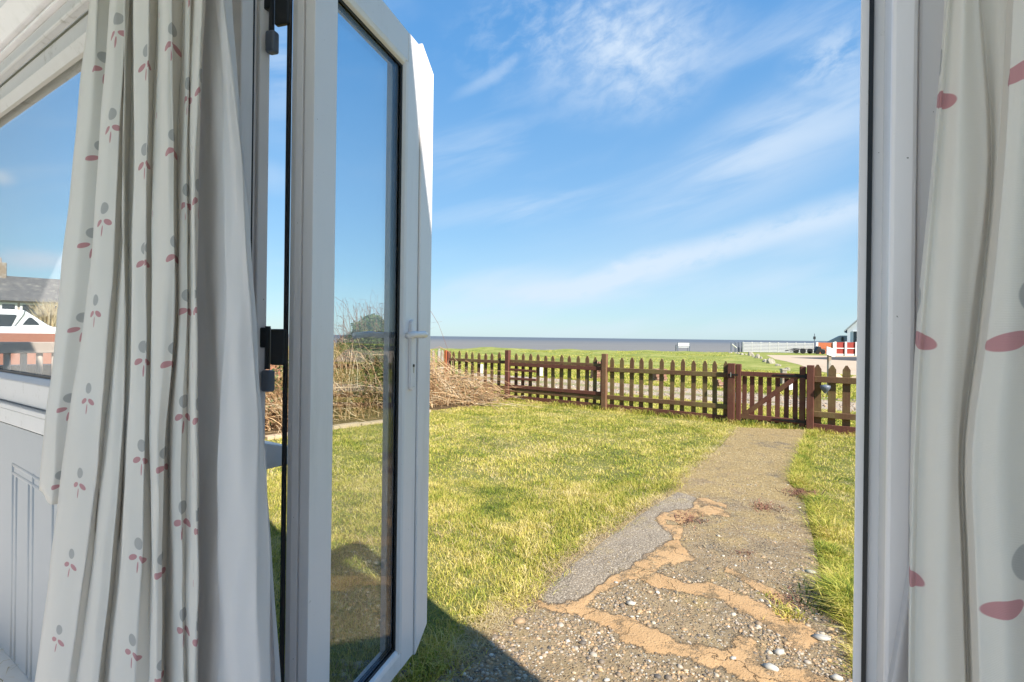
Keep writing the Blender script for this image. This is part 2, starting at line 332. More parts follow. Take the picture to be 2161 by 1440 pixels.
def fabric(name, motif, U=.15, V=.2, u0=0.0, v0=0.0, k=1.0, trans=.35, col=(.91, .87, .81)):
    m, nt, b, o = new_mat(name)
    uvn = nt.nodes.new('ShaderNodeUVMap'); s_ = nt.nodes.new('ShaderNodeSeparateXYZ'); nt.links.new(uvn.outputs[0], s_.inputs[0])
    u = E(s_.outputs[0]); v = E(s_.outputs[1]); c = mixc(noise(uvn.outputs[0], 9, 5, .6), tuple(x*.95 for x in col), col)
    if motif:
        cu = (u-u0)/U; ci = E.m('FLOOR', cu); lu = (cu-ci-.5)*U
        half = E.m('MODULO', E.m('ABSOLUTE', ci), 2.0)
        cv = (v-v0)/V + half*.5; lv = (cv-E.m('FLOOR', cv)-.5)*V
        def el(x0, y0, rx, ry, a, soft=.12):
            ca, sa = math.cos(a), math.sin(a); X = lu-x0*k; Y = lv-y0*k
            A = (X*ca + Y*sa)/(rx*k); B = (Y*ca - X*sa)/(ry*k)
            # tapered towards the tip
            return sstep(A*A + B*B, 1-soft, 1+soft, 1, 0)
        grey = el(0, .0225, .0145, .0125, 0)
        pink = E.m('MAXIMUM', el(-.0175, -.0085, .0145, .0060, .30), el(.0175, -.0085, .0145, .0060, -.30))
        pink = E.m('MAXIMUM', pink, el(0, -.0265, .0026, .012, -.06, .2))
        c = mixc(grey*.62, c, (.36, .36, .36)); c = mixc(pink*.72, c, (.58, .17, .21))
    nt.links.new(c, b.inputs['Base Color']); b.inputs['Roughness'].default_value = .85; b.inputs['Specular IOR Level'].default_value = .15
    b.inputs['Sheen Weight'].default_value = .15
    tl = nt.nodes.new('ShaderNodeBsdfTranslucent'); nt.links.new(c, tl.inputs[0])
    mx = nt.nodes.new('ShaderNodeMixShader'); mx.inputs[0].default_value = trans
    nt.links.new(b.outputs[0], mx.inputs[1]); nt.links.new(tl.outputs[0], mx.inputs[2]); nt.links.new(mx.outputs[0], o.inputs[0])
    w = nt.nodes.new('ShaderNodeTexWave'); w.inputs['Scale'].default_value = 260; w.inputs['Distortion'].default_value = 1.5; w.bands_direction = 'Y'
    nt.links.new(uvn.outputs[0], w.inputs[0])
    bump(b, E(w.outputs['Fac'])*.12 + noise(uvn.outputs[0], 40, 5, .7), .35, .0025)
    return m

# ------------------------------------------------------------------ object helpers
class MB:
    def __init__(s): s.v = []; s.f = []
    def poly(s, pts): i = len(s.v); s.v += [tuple(p) for p in pts]; s.f.append(tuple(range(i, i+len(pts)))); return s
    def hexa(s, a):                    # 8 points, bottom ring then top ring
        i = len(s.v); s.v += [tuple(p) for p in a]
        for q in ((0, 3, 2, 1), (4, 5, 6, 7), (0, 1, 5, 4), (1, 2, 6, 5), (2, 3, 7, 6), (3, 0, 4, 7)): s.f.append(tuple(i+k for k in q))
        return s
    def box(s, x0, x1, y0, y1, z0, z1):
        return s.hexa([(x0, y0, z0), (x1, y0, z0), (x1, y1, z0), (x0, y1, z0), (x0, y0, z1), (x1, y0, z1), (x1, y1, z1), (x0, y1, z1)])
    def prism(s, prof, a, b, axis='y'):   # profile of 2-D points swept between a and b
        i = len(s.v); n = len(prof)
        for c in (a, b):
            for (u, w) in prof:
                s.v.append({'y': (u, c, w), 'x': (c, u, w), 'z': (u, w, c)}[axis])
        if n > 14:
            from mathutils.geometry import tessellate_polygon
            for tri in tessellate_polygon([[Vector((u, w, 0)) for u, w in prof]]):
                s.f.append(tuple(i+k for k in tri)); s.f.append(tuple(i+n+k for k in reversed(tri)))
        else:
            s.f.append(tuple(i+k for k in range(n))); s.f.append(tuple(i+n+k for k in reversed(range(n))))
        for k in range(n): s.f.append((i+k, i+(k+1) % n, i+n+(k+1) % n, i+n+k))
        return s
    def tube(s, pts, r, n=8, r2=None):
        i = len(s.v); m = len(pts)
        for j, p in enumerate(pts):
            p = Vector(p); a = Vector(pts[max(0, j-1)]); b = Vector(pts[min(m-1, j+1)]); d = (b-a).normalized()
            u = d.orthogonal().normalized() if abs(d.z) > .9 else d.cross(Vector((0, 0, 1))).normalized(); w = d.cross(u)
            rr = r if r2 is None else r+(r2-r)*j/(m-1)
            for k in range(n):
                t = 2*math.pi*k/n; s.v.append(tuple(p+u*math.cos(t)*rr+w*math.sin(t)*rr))
        for j in range(m-1):
            for k in range(n): s.f.append((i+j*n+k, i+j*n+(k+1) % n, i+(j+1)*n+(k+1) % n, i+(j+1)*n+k))
        s.f.append(tuple(i+k for k in reversed(range(n)))); s.f.append(tuple(i+(m-1)*n+k for k in range(n)))
        return s
    def lathe(s, prof, n=14, c=(0, 0)):
        i = len(s.v)
        for (r, z) in prof:
            for k in range(n): t = 2*math.pi*k/n; s.v.append((c[0]+r*math.cos(t), c[1]+r*math.sin(t), z))
        for j in range(len(prof)-1):
            for k in range(n): s.f.append((i+j*n+k, i+j*n+(k+1) % n, i+(j+1)*n+(k+1) % n, i+(j+1)*n+k))
        s.f.append(tuple(i+k for k in reversed(range(n)))); s.f.append(tuple(i+(len(prof)-1)*n+k for k in range(n)))
        return s
    def mesh(s, name, mat, smooth=False):
        me = bpy.data.meshes.new(name); me.from_pydata(s.v, [], s.f); me.materials.append(M[mat] if isinstance(mat, str) else mat)
        import bmesh
        b = bmesh.new(); b.from_mesh(me); bmesh.ops.recalc_face_normals(b, faces=b.faces); b.to_mesh(me); b.free()
        if smooth: me.polygons.foreach_set('use_smooth', [True]*len(me.polygons))
        return me
    def build(s, name, mat, parent=None, bevel=0, smooth=False, loc=None, rz=None):
        o = bpy.data.objects.new(name, s.mesh(name, mat, smooth)); COL.objects.link(o)
        if parent: o.parent = parent
        if loc: o.location = loc
        if rz is not None: o.rotation_euler.z = rz
        if bevel:
            bv = o.modifiers.new('bevel', 'BEVEL'); bv.width = bevel; bv.segments = 2; bv.limit_method = 'ANGLE'; bv.harden_normals = False
        return o
def tag(o, label, cat, group=None, kind=None):
    o['label'] = label; o['category'] = cat
    if group: o['group'] = group
    if kind: o['kind'] = kind
    return o
def thing(name, label, cat, loc=(0, 0, 0), rz=0.0, group=None):
    o = bpy.data.objects.new(name, None); COL.objects.link(o); o.location = loc; o.rotation_euler.z = rz; o.empty_display_size = .1
    return tag(o, label, cat, group)
def struct(o): o['kind'] = 'structure'; return o
def link_copy(src, parent=None, **kw):
    o = src.copy(); COL.objects.link(o)
    if parent: o.parent = parent
    return o
def sheet(name, poly2d, z, mat, kind='structure', thick=None, sub=0):
    mb = MB()
    if thick: mb.prism(poly2d, z-thick, z, 'z')
    else: mb.poly([(x, y, z) for x, y in poly2d])
    o = mb.build(name, mat)
    if kind: o['kind'] = kind
    return o
def np_mesh(name, verts, faces_n, idx, mat, rnd=None):
    me = bpy.data.meshes.new(name); nv = len(verts); nf = len(idx)//faces_n
    me.vertices.add(nv); me.vertices.foreach_set('co', verts.astype(np.float32).ravel())
    me.loops.add(len(idx)); me.loops.foreach_set('vertex_index', idx.astype(np.int32))
    me.polygons.add(nf); me.polygons.foreach_set('loop_start', np.arange(0, len(idx), faces_n, dtype=np.int32))
    me.update(calc_edges=True); me.materials.append(M[mat])
    if rnd is not None:
        a = me.attributes.new('rnd', 'FLOAT', 'POINT'); a.data.foreach_set('value', rnd.astype(np.float32))
    o = bpy.data.objects.new(name, me); COL.objects.link(o); return o
def in_poly(P, poly):
    x, y = P[:, 0], P[:, 1]; r = np.zeros(len(P), bool); n = len(poly)
    for i in range(n):
        x1, y1 = poly[i]; x2, y2 = poly[(i+1) % n]
        c = ((y1 > y) != (y2 > y)) & (x < (x2-x1)*(y-y1)/((y2-y1)+1e-12)+x1); r ^= c
    return r

# ------------------------------------------------------------------ frames of reference
T2 = (.848, -.530); N2 = (.530, .848); W0 = (-.493, 1.002)           # wall: x along the wall, y outwards
WRZ = math.atan2(T2[1], T2[0])
def wl(x, y, p):                                                     # pixel -> (t, z) on plane p outward of the wall
    r, h = ray(x, y)
    # r*d = W0x + T2x t + N2x p ; d = W0y + T2y t + N2y p
    ax, ay = W0[0]+N2[0]*p, W0[1]+N2[1]*p
    t = (r*ay-ax)/(T2[0]-r*T2[1]); d = ay+T2[1]*t
    return t, EYE+h*d
def WP(t, p, z=0): return (W0[0]+T2[0]*t+N2[0]*p, W0[1]+T2[1]*t+N2[1]*p, z)

FA = G(1075, 845); FB = G(1710, 910)                                 # garden fence line
fl = math.hypot(FB[0]-FA[0], FB[1]-FA[1]); FD = ((FB[0]-FA[0])/fl, (FB[1]-FA[1])/fl); FN = (-FD[1], FD[0]); FRZ = math.atan2(FD[1], FD[0])
def fs(x, y=None):                                                   # pixel column -> distance along fence line
    r, h = ray(x, 800 if y is None else y)
    return (r*FA[1]-FA[0])/(FD[0]-r*FD[1])
def fpt(s, v=0.0): return (FA[0]+FD[0]*s+FN[0]*v, FA[1]+FD[1]*s+FN[1]*v)

# ------------------------------------------------------------------ setting: land, sea, track
def land():
    xs = np.concatenate([np.linspace(-160, -40, 13), np.linspace(-36, 60, 97), np.linspace(66, 160, 12)])
    ys = np.concatenate([np.linspace(-30, 12, 22), np.linspace(13, 62, 99), [66, 72, 90]])
    X, Y = np.meshgrid(xs, ys); Z = np.zeros_like(X)
    edge = 50.5 + 1.2*np.sin(X*.21) + .8*np.sin(X*.53+1) - 3.2*np.exp(-((X-3.2)/2.2)**2)
    msk = np.clip((Y-15)/8, 0, 1)*np.clip((.44*Y-X)/4, 0, 1)*np.clip((X+.75*Y)/5, 0, 1)
    Z += msk*(.05*np.sin(X*.7+Y*.2)+.04*np.sin(Y*.55+X*.15)+.05*np.sin(X*1.6-Y*.4))
    Z += msk*.17*np.exp(-((X-(-1.2))/2.2)**2)*np.exp(-((Y-46)/4)**2)
    fall = np.clip((Y-edge)/6, 0, 1); Z -= fall**1.2*4.0
    v = np.stack([X, Y, Z], -1).reshape(-1, 3); nx, ny = len(xs), len(ys)
    i = (np.arange(ny-1)[:, None]*nx+np.arange(nx-1)[None, :]).ravel()
    idx = np.stack([i, i+1, i+nx+1, i+nx], -1).ravel()
    o = np_mesh('ground', v, 4, idx, 'land'); o['kind'] = 'structure'
    o.data.polygons.foreach_set('use_smooth', [True]*len(o.data.polygons))
land()
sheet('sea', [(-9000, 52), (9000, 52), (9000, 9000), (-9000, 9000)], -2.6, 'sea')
# pale beach seen over the dip in the bank
sheet('beach', [(-20, 52), (30, 52), (30, 62), (-20, 62)], -2.2, 'sand')

def ggr(pts, z=0.0): return [G(x, y, z) for x, y in pts]
road = [fpt(-40, 2.6), fpt(-8, 2.6), fpt(-3, 2.5), fpt(0, 2.55), fpt(3, 2.35), fpt(6, 1.55), fpt(9, 1.2), fpt(30, 1.0),
        fpt(30, 4.6), fpt(9, 4.2), fpt(6, 4.1), fpt(3, 4.6), fpt(0, 4.9), fpt(-3, 5.0), fpt(-8, 5.1), fpt(-40, 5.2)]
sheet('gravel_track', road, .004, 'track')
strip = [fpt(-40, 3.5), fpt(-3, 3.45), fpt(0, 3.4), fpt(3, 3.2), fpt(4.6, 2.9), fpt(3, 3.6), fpt(0, 3.95), fpt(-3, 4.05), fpt(-40, 4.2)]
sheet('track_verge', strip, .008, 'trackgrass')
yard = ggr([(1617, 749.5), (1742, 751), (1830, 752), (2000, 755), (2300, 760), (2300, 812), (1900, 799), (1800, 793), (1740, 786), (1705, 777), (1687, 770), (1659, 763), (1635, 758)])
sheet('sandy_yard', yard, .004, 'yard')
sheet('road_shadow', ggr([(1668, 755.3), (1760, 754), (1900, 753.5), (2300, 756), (2300, 774), (1900, 766), (1760, 760)]), .008, 'road_shade')  # shadow on the road, laid as a flat dark sheet

# garden lawn base, bed, path
corner = fpt(fs(942), 0)
LAWN = [fpt(-.15, -.02), fpt(12, -.02), fpt(12, -7.5), fpt(4, -8.2), (0.1, 0.6), (-6.0, 2.6), G(540, 931), G(700, 905), G(820, 890), G(905, 868), G(1000, 858)]
sheet('lawn', LAWN, .004, 'lawn_soil')
sideD = (-FN[0], -FN[1])
BED = [corner, fpt(-.15, -.02), G(1000, 858), G(905, 868), G(820, 890), G(700, 905), G(540, 931), (-6.0, 2.6), (-7.0, 3.2)]
sheet('planting_bed', BED, .006, 'bed')
def kerb():
    root = thing('kerb_edging', 'pale stone edging strip between the lawn and the brambles', 'edging', (*G(820, 890), 0))
    pts = [G(560, 929), G(640, 917), G(700, 907), G(760, 899), G(820, 891), G(865, 880), G(905, 870)]
    for a, b in zip(pts[:-1], pts[1:]):
        d = Vector((b[0]-a[0], b[1]-a[1])); L = d.length; n = max(1, int(round(L/.45)))
        for i in range(n):
            p0 = Vector(a)+d*(i/n); p1 = Vector(a)+d*((i+.97)/n); u = Vector((-d.y, d.x)).normalized()*.055
            c = Vector(G(820, 890)); h = .045+random.uniform(-.008, .012)
            ring = [p0-u-c, p1-u-c, p1+u-c, p0+u-c]
            MB().hexa([(q.x, q.y, 0) for q in ring]+[(q.x, q.y, h) for q in ring]).build('edging_stone', 'kerb', root, .006)
kerb()

Z5 = lambda x, y: (x/2.349+900, y/2.349+900)
PL = [(900, 1475), (934, 1436), (975, 1390), (1023, 1347), (1055, 1315), (1087, 1292), (1138, 1253), (1198, 1189), (1262, 1139), (1330, 1100), (1380, 1065), (1424, 1036), (1440, 1012), (1470, 989), (1500, 965), (1521, 947), (1555, 906)]
PR = [(1702, 911), (1690, 940), (1683, 964), (1668, 1000), (1666, 1028), (1690, 1052), (1700, 1070), (1709, 1121), (1722, 1170), (1730, 1219), (1747, 1279), (1777, 1317), (1787, 1360), (1800, 1475)]
PATH = ggr(PL)+ggr(PR)+[(1.2, .75), (.0, 1.2)]
def path_slab():
    o = MB().prism([p for p in PATH], -.03, .024, 'z').build('garden_path', 'path')
    o['kind'] = 'structure'; return o
path_slab()
def px_patch(pts, z, mat, name, thick=.008):
    g = [G(*Z5(x, y), z) for x, y in pts]
    return MB().prism(g, z-thick, z, 'z')
def wob(poly, amp=6, n=4):
    out = []
    for i, (x, y) in enumerate(poly):
        x2, y2 = poly[(i+1) % len(poly)]
        for k in range(n):
            f = k/n; out.append((x+(x2-x)*f+random.uniform(-amp, amp), y+(y2-y)*f+random.uniform(-amp, amp)*.6))
    return out
slab = [(575, 872), (640, 885), (705, 882), (800, 832), (890, 778), (1000, 718), (1060, 670), (1130, 622), (1180, 590), (1222, 560), (1212, 510), (1125, 465), (1240, 425), (1345, 402), (1335, 350), (1245, 322), (1120, 395), (1000, 478), (850, 585), (700, 705), (575, 832)]
def strip_poly(c):
    L, R = [], []
    for i, (x, y, w) in enumerate(c):
        a = c[max(0, i-1)]; b = c[min(len(c)-1, i+1)]; dx_, dy_ = b[0]-a[0], b[1]-a[1]; l = math.hypot(dx_, dy_)
        nx, ny = -dy_/l, dx_/l; w *= .74+random.uniform(-.03, .03)
        L.append((x+nx*w, y+ny*w)); R.append((x-nx*w, y-ny*w))
    return L+R[::-1]
def densify(c, n=6):
    out = []; P_ = [c[0]]+list(c)+[c[-1]]; ph = random.uniform(0, 6); m = 0
    for q in range(1, len(P_)-2):
        for k in range(n):
            f = k/n; p0, p1, p2, p3 = P_[q-1], P_[q], P_[q+1], P_[q+2]; m += 1
            v = [.5*(2*p1[j]+(p2[j]-p0[j])*f+(2*p0[j]-5*p1[j]+4*p2[j]-p3[j])*f*f+(3*p1[j]-p0[j]-3*p2[j]+p3[j])*f**3) for j in range(3)]
            v[0] += random.uniform(-1.5, 1.5); v[1] += 2.2*math.sin(m*.9+ph)+random.uniform(-1, 1); v[2] = max(4, v[2]*(1+.16*math.sin(m*.63+ph)+.10*math.sin(m*1.7)))
            out.append(tuple(v))
    return out+[tuple(c[-1])]
strips = [
 [(540, 862, 18), (600, 888, 22), (740, 888, 34), (850, 805, 22), (960, 745, 34), (1060, 705, 50), (1160, 640, 66), (1240, 625, 70), (1320, 655, 14)],
 [(1240, 640, 44), (1240, 560, 26), (1235, 505, 40), (1165, 462, 36), (1290, 437, 40), (1400, 410, 30), (1500, 437, 12)],
 [(1345, 412, 20), (1345, 372, 24), (1420, 373, 16), (1490, 398, 10)],
 [(1060, 728, 40), (1200, 772, 38), (1350, 803, 44), (1450, 815, 44), (1540, 862, 48), (1660, 912, 66), (1760, 965, 74), (1850, 1030, 90), (1905, 1085, 60)],
 [(1480, 700, 14), (1600, 760, 24), (1760, 850, 32), (1820, 900, 30)],
 [(700, 880, 26), (850, 930, 46), (960, 975, 60), (1060, 1030, 84), (1150, 1062, 66), (1280, 1102, 46), (1400, 1132, 66), (1540, 1162, 80), (1680, 1222, 64), (1850, 1244, 66), (1985, 1262, 50)],
 [(1530, 1045, 44), (1580, 1100, 84), (1630, 1150, 40)],
]
mort = []
for i, s_ in enumerate(strips):
    poly = strip_poly(densify(s_, 6))
    mort.append([G(*Z5(x, y), .034) for x, y in poly])
slabw = [G(*Z5(x, y), .03) for x, y in slab]
def sdist(P, poly):
    A = np.array(poly); B = np.roll(A, -1, 0); best = np.full(len(P), 9.0)
    for a, b in zip(A, B):
        d = b-a; t = np.clip(((P-a)@d)/(d@d+1e-12), 0, 1); q = P-a-t[:, None]*d; best = np.minimum(best, np.hypot(q[:, 0], q[:, 1]))
    return np.where(in_poly(P, poly), best, -best)
def path_surface():
    h = .0125; xs = np.arange(-.9, 3.9, h); ys = np.arange(1.0, 4.9, h); X, Y = np.meshgrid(xs, ys); P = np.stack([X.ravel(), Y.ravel()], -1)
    ins = in_poly(P, PATH); dE = np.zeros(len(P)); dE[ins] = sdist(P[ins], PATH)
    mm = np.full(len(P), -9.0); Q = P[ins]; q = np.full(len(Q), -9.0)
    for poly in mort: q = np.maximum(q, sdist(Q, poly))
    mm[ins] = q; ss = np.full(len(P), -9.0); ss[ins] = sdist(Q, slabw)
    mv = np.clip(.5+mm/.09, 0, 1); sv = np.clip(.5+ss/.09, 0, 1)
    rel = np.sin(P[:, 0]*9+np.sin(P[:, 1]*7))*.0015+np.sin(P[:, 0]*23+P[:, 1]*19)*.001+np.sin(P[:, 1]*31-P[:, 0]*17)*.0008+.003*np.clip(mm/.02, 0, 1)+.004*np.clip(ss/.02, 0, 1)
    Z = .0255+np.clip(dE/.06, 0, 1)*(rel+.001)
    nx, ny = len(xs), len(ys); i = (np.arange(ny-1)[:, None]*nx+np.arange(nx-1)[None]).ravel()
    quad = np.stack([i, i+1, i+nx+1, i+nx], -1); quad = quad[ins[quad].all(1)]
    used = np.unique(quad); rm = np.zeros(len(P), int); rm[used] = np.arange(len(used))
    o = np_mesh('path_surface', np.stack([P[used, 0], P[used, 1], Z[used]], -1), 4, rm[quad].ravel(), 'path'); o['kind'] = 'structure'
    for nm, a_ in (('mortar', mv), ('slab', sv)):
        at_ = o.data.attributes.new(nm, 'FLOAT', 'POINT'); at_.data.foreach_set('value', a_[used].astype(np.float32))
    o.data.polygons.foreach_set('use_smooth', [True]*len(o.data.polygons))
path_surface()

# ------------------------------------------------------------------ grass, pebbles, litter
def blades(name, P, h, w, mat, lean=.5, z0=0.0, rshift=0.0, seg2=True, kindlabel=None):
    n = len(P); ang = RNG.uniform(0, 2*np.pi, n); H = h*RNG.uniform(.45, 1.25, n); Wd = w*RNG.uniform(.7, 1.3, n)
    la = RNG.uniform(0, 2*np.pi, n); ln = H*lean*RNG.uniform(.2, 1.6, n)
    dx_, dy_ = np.cos(ang)*Wd/2, np.sin(ang)*Wd/2; lx, ly = np.cos(la)*ln, np.sin(la)*ln
    z = np.full(n, z0) if np.isscalar(z0) else z0
    v = np.zeros((n, 5, 3))
    v[:, 0] = np.stack([P[:, 0]-dx_, P[:, 1]-dy_, z], -1); v[:, 1] = np.stack([P[:, 0]+dx_, P[:, 1]+dy_, z], -1)
    v[:, 2] = np.stack([P[:, 0]+dx_*.8+lx*.35, P[:, 1]+dy_*.8+ly*.35, z+H*.6], -1); v[:, 3] = np.stack([P[:, 0]-dx_*.8+lx*.35, P[:, 1]-dy_*.8+ly*.35, z+H*.6], -1)
    v[:, 4] = np.stack([P[:, 0]+lx, P[:, 1]+ly, z+H*np.clip(1-lean*.25, .3, 1)], -1)
    b = np.arange(n)[:, None]*5
    idx = np.concatenate([b+np.array([[0, 1, 2]]), b+np.array([[0, 2, 3]]), b+np.array([[3, 2, 4]])], 1).ravel()
    r = np.repeat(np.clip(RNG.uniform(0, 1, n)+rshift, 0, 1), 5)
    o = np_mesh(name, v.reshape(-1, 3), 3, idx, mat, r); o['kind'] = 'stuff'
    return o
def scatter(n, x0, x1, y0, y1): return np.stack([RNG.uniform(x0, x1, n), RNG.uniform(y0, y1, n)], -1)
def visible(P, m=.25):
    r = P[:, 0]/np.maximum(P[:, 1], .1); return (r > -.62-m*.4) & (r < .72+m)
pathA = np.array(PATH)
def vclump(P, s=3.0): return (np.sin(P[:, 0]*s*1.7+np.sin(P[:, 1]*s)*1.3)+np.sin(P[:, 1]*s*1.3+np.sin(P[:, 0]*s*.8+2)*1.7)+np.sin((P[:, 0]+P[:, 1])*s*2.9)*.6)/2.6
def lawn_pts(n, x0, x1, y0, y1):
    P = scatter(n, x0, x1, y0, y1); k = in_poly(P, LAWN) & ~in_poly(P, PATH) & visible(P); return P[k]
allP = []
P = lawn_pts(330000, -3.6, 4.2, 1.5, 4.2)
def with_height(P, h): return h*(.75+.45*vclump(P))
def blades_h(name, P, hv, w, mat, **k):
    # split in three height classes so that clumps vary
    q = vclump(P); parts = []
    o1 = blades(name, P, 1.0, w, mat, **k); me = o1.data
    co = np.zeros(len(me.vertices)*3, np.float32); me.vertices.foreach_get('co', co); co = co.reshape(-1, 5, 3)
    base = (co[:, 0]+co[:, 1])/2; s = (hv*np.clip(1+.5*q+.35*vclump(P, 11.0), .35, 2))[:, None]
    for j in (2, 3, 4):
        d = co[:, j]-base; d *= 1
        if j in (2, 3): half = (co[:, 1]-co[:, 0])*.4*(1 if j == 2 else -1); d = (d-half)*s+half
        else: d = d*s
        co[:, j] = base+d
    me.vertices.foreach_set('co', co.ravel()); me.update(); return o1
g1 = blades_h('lawn_grass', P, .034, .0029, 'blade', lean=.8)
P = lawn_pts(420000, -6, 8, 4.2, 10.4)
g2 = blades_h('lawn_grass', P, .030, .0055, 'blade', lean=.8)
# longer tussocks along the path edge, near the fence foot and against the house
def edge_pts(line, n, spread, off=0.0):
    L = np.array(line); seg = RNG.integers(0, len(L)-1, n); f = RNG.uniform(0, 1, n)[:, None]
    return L[seg]*(1-f)+L[seg+1]*f+RNG.normal(0, spread, (n, 2))+off
eL = ggr(PL[1:]); eR = ggr(PR)
P = edge_pts(eL, 5000, .035, np.array([-.01, 0])); P = P[P[:, 1] > 1.8]
blades('path_litter', P, .022, .0026, 'straw', lean=2.6, z0=.026)
P = edge_pts(eL, 9000, .05, np.array([-.045, 0])); P = P[P[:, 1] > 1.6]
blades_h('path_edge_grass', P, .055, .0035, 'blade', lean=1.0, rshift=.15, z0=.004)
P = edge_pts(eR, 15000, .03, np.array([.085, 0]))
blades_h('path_edge_grass', P, .085, .004, 'blade', lean=1.1, rshift=-.12, z0=.004)
P = np.array([fpt(a, b) for a, b in zip(RNG.uniform(-1.5, 9, 6000), RNG.normal(-.06, .05, 6000))]); P = P[~in_poly(P, PATH)]
blades_h('fence_foot_grass', P, .085, .006, 'blade', lean=.8, rshift=-.1)
P = np.array([fpt(a, b) for a, b in zip(RNG.uniform(-3, 11, 90000), RNG.uniform(.05, 2.4, 90000))])
blades_h('verge_grass', P, .05, .009, 'blade', lean=.9, rshift=-.12)
P = np.array([fpt(a, b) for a, b in zip(RNG.uniform(-9, 16, 150000), 4.9+RNG.uniform(0, 1, 150000)**1.3*9)])
P = P[~in_poly(P, yard)]
blades_h('meadow_grass', P, .06, .016, 'blade', lean=1.0, rshift=-.12)
P = np.array([fpt(a, b) for a, b in zip(RNG.uniform(-22, 24, 130000), 8+RNG.uniform(0, 1, 130000)**1.2*36)])
P = P[~in_poly(P, yard) & (P[:, 1] < 48) & (P[:, 0] < P[:, 1]*(.44+.03*vclump(P, .6))+RNG.normal(0, .4, len(P)))]
P = P[RNG.uniform(0, 1, len(P)) < .35+.4*vclump(P, .5)]
blades_h('far_meadow_grass', P, .055, .03, 'blade', lean=1.0, rshift=-.15)
# thin dead grass over the path, moss side
P = scatter(85000, -1.2, 5, 1.5, 7.4); q = in_poly(P, PATH); P = P[q]; q = (vclump(P, 2.2) + (P[:, 1]-3.3)*.55 > RNG.uniform(-.5, 1.3, len(P))); P = P[q]
blades('path_litter', P, .011, .0032, 'straw', lean=3.2, z0=.028)
P = scatter(26000, -3.6, 4, 1.6, 6); P = P[in_poly(P, LAWN) & ~in_poly(P, PATH) & (vclump(P, 1.7) > .05)]
blades('dead_grass', P, .05, .003, 'straw', lean=1.4)

def icos():
    t = (1+5**.5)/2; v = np.array([(-1, t, 0), (1, t, 0), (-1, -t, 0), (1, -t, 0), (0, -1, t), (0, 1, t), (0, -1, -t), (0, 1, -t), (t, 0, -1), (t, 0, 1), (-t, 0, -1), (-t, 0, 1)], float)
    f = np.array([(0, 11, 5), (0, 5, 1), (0, 1, 7), (0, 7, 10), (0, 10, 11), (1, 5, 9), (5, 11, 4), (11, 10, 2), (10, 7, 6), (7, 1, 8), (3, 9, 4), (3, 4, 2), (3, 2, 6), (3, 6, 8), (3, 8, 9), (4, 9, 5), (2, 4, 11), (6, 2, 10), (8, 6, 7), (9, 8, 1)])
    return v/np.linalg.norm(v[0]), f
IV, IF = icos()
def pebbles(name, P, r, z, flat=.55):
    n = len(P); R = r*np.exp(RNG.normal(0, .38, n)); s = np.stack([R*RNG.uniform(.75, 1.3, n), R*RNG.uniform(.7, 1.1, n), R*flat], -1)
    a = RNG.uniform(0, 2*np.pi, n); v = IV[None]*(1+RNG.uniform(-.18, .18, (n, 12, 1)))*s[:, None, :]
    x = v[..., 0]*np.cos(a)[:, None]-v[..., 1]*np.sin(a)[:, None]; y = v[..., 0]*np.sin(a)[:, None]+v[..., 1]*np.cos(a)[:, None]
    V = np.stack([x+P[:, 0:1], y+P[:, 1:2], v[..., 2]+z+R[:, None]*flat*.15], -1).reshape(-1, 3)
    idx = (IF[None]+np.arange(n)[:, None, None]*12).ravel()
    o = np_mesh(name, V, 3, idx, 'pebble', np.repeat(RNG.beta(1.3, 1.5, n), 12)); o['kind'] = 'stuff'
    o.data.polygons.foreach_set('use_smooth', [True]*len(o.data.polygons)); return o
P = scatter(6000, -.5, 2.8, 1.3, 3.6); P = P[in_poly(P, PATH)]
P = P[:900]; pebbles('loose_grit', P, .0032, .0265)
def off_mortar(P):
    k = np.ones(len(P), bool)
    Q = P+RNG.normal(0, .010, P.shape)
    for m_ in mort: k &= ~in_poly(Q, m_)
    return k & ~in_poly(P, slabw)
P = scatter(60000, -.8, 2.6, 1.15, 2.75); P = P[in_poly(P, PATH)]; P = P[off_mortar(P)]
pr = RNG.uniform(0, 1, len(P)); P = P[pr < np.clip(.95-(P[:, 1]-1.6)*.8, .10, .9)*np.clip(.75+.5*vclump(P, 5.0), .1, 1.2)]
pebbles('path_pebbles', P, .0056, .0245)
P = scatter(16000, -.3, 3.6, 2.6, 4.6); P = P[in_poly(P, PATH)]; P = P[off_mortar(P)]; P = P[RNG.uniform(0, 1, len(P)) < .40]
pebbles('path_pebbles', P, .0036, .0250)
P = np.array([fpt(a, b) for a, b in zip(RNG.uniform(-2, 10, 5000), RNG.uniform(2.4, 4.8, 5000))])
pebbles('track_stones', P, .014, .004)
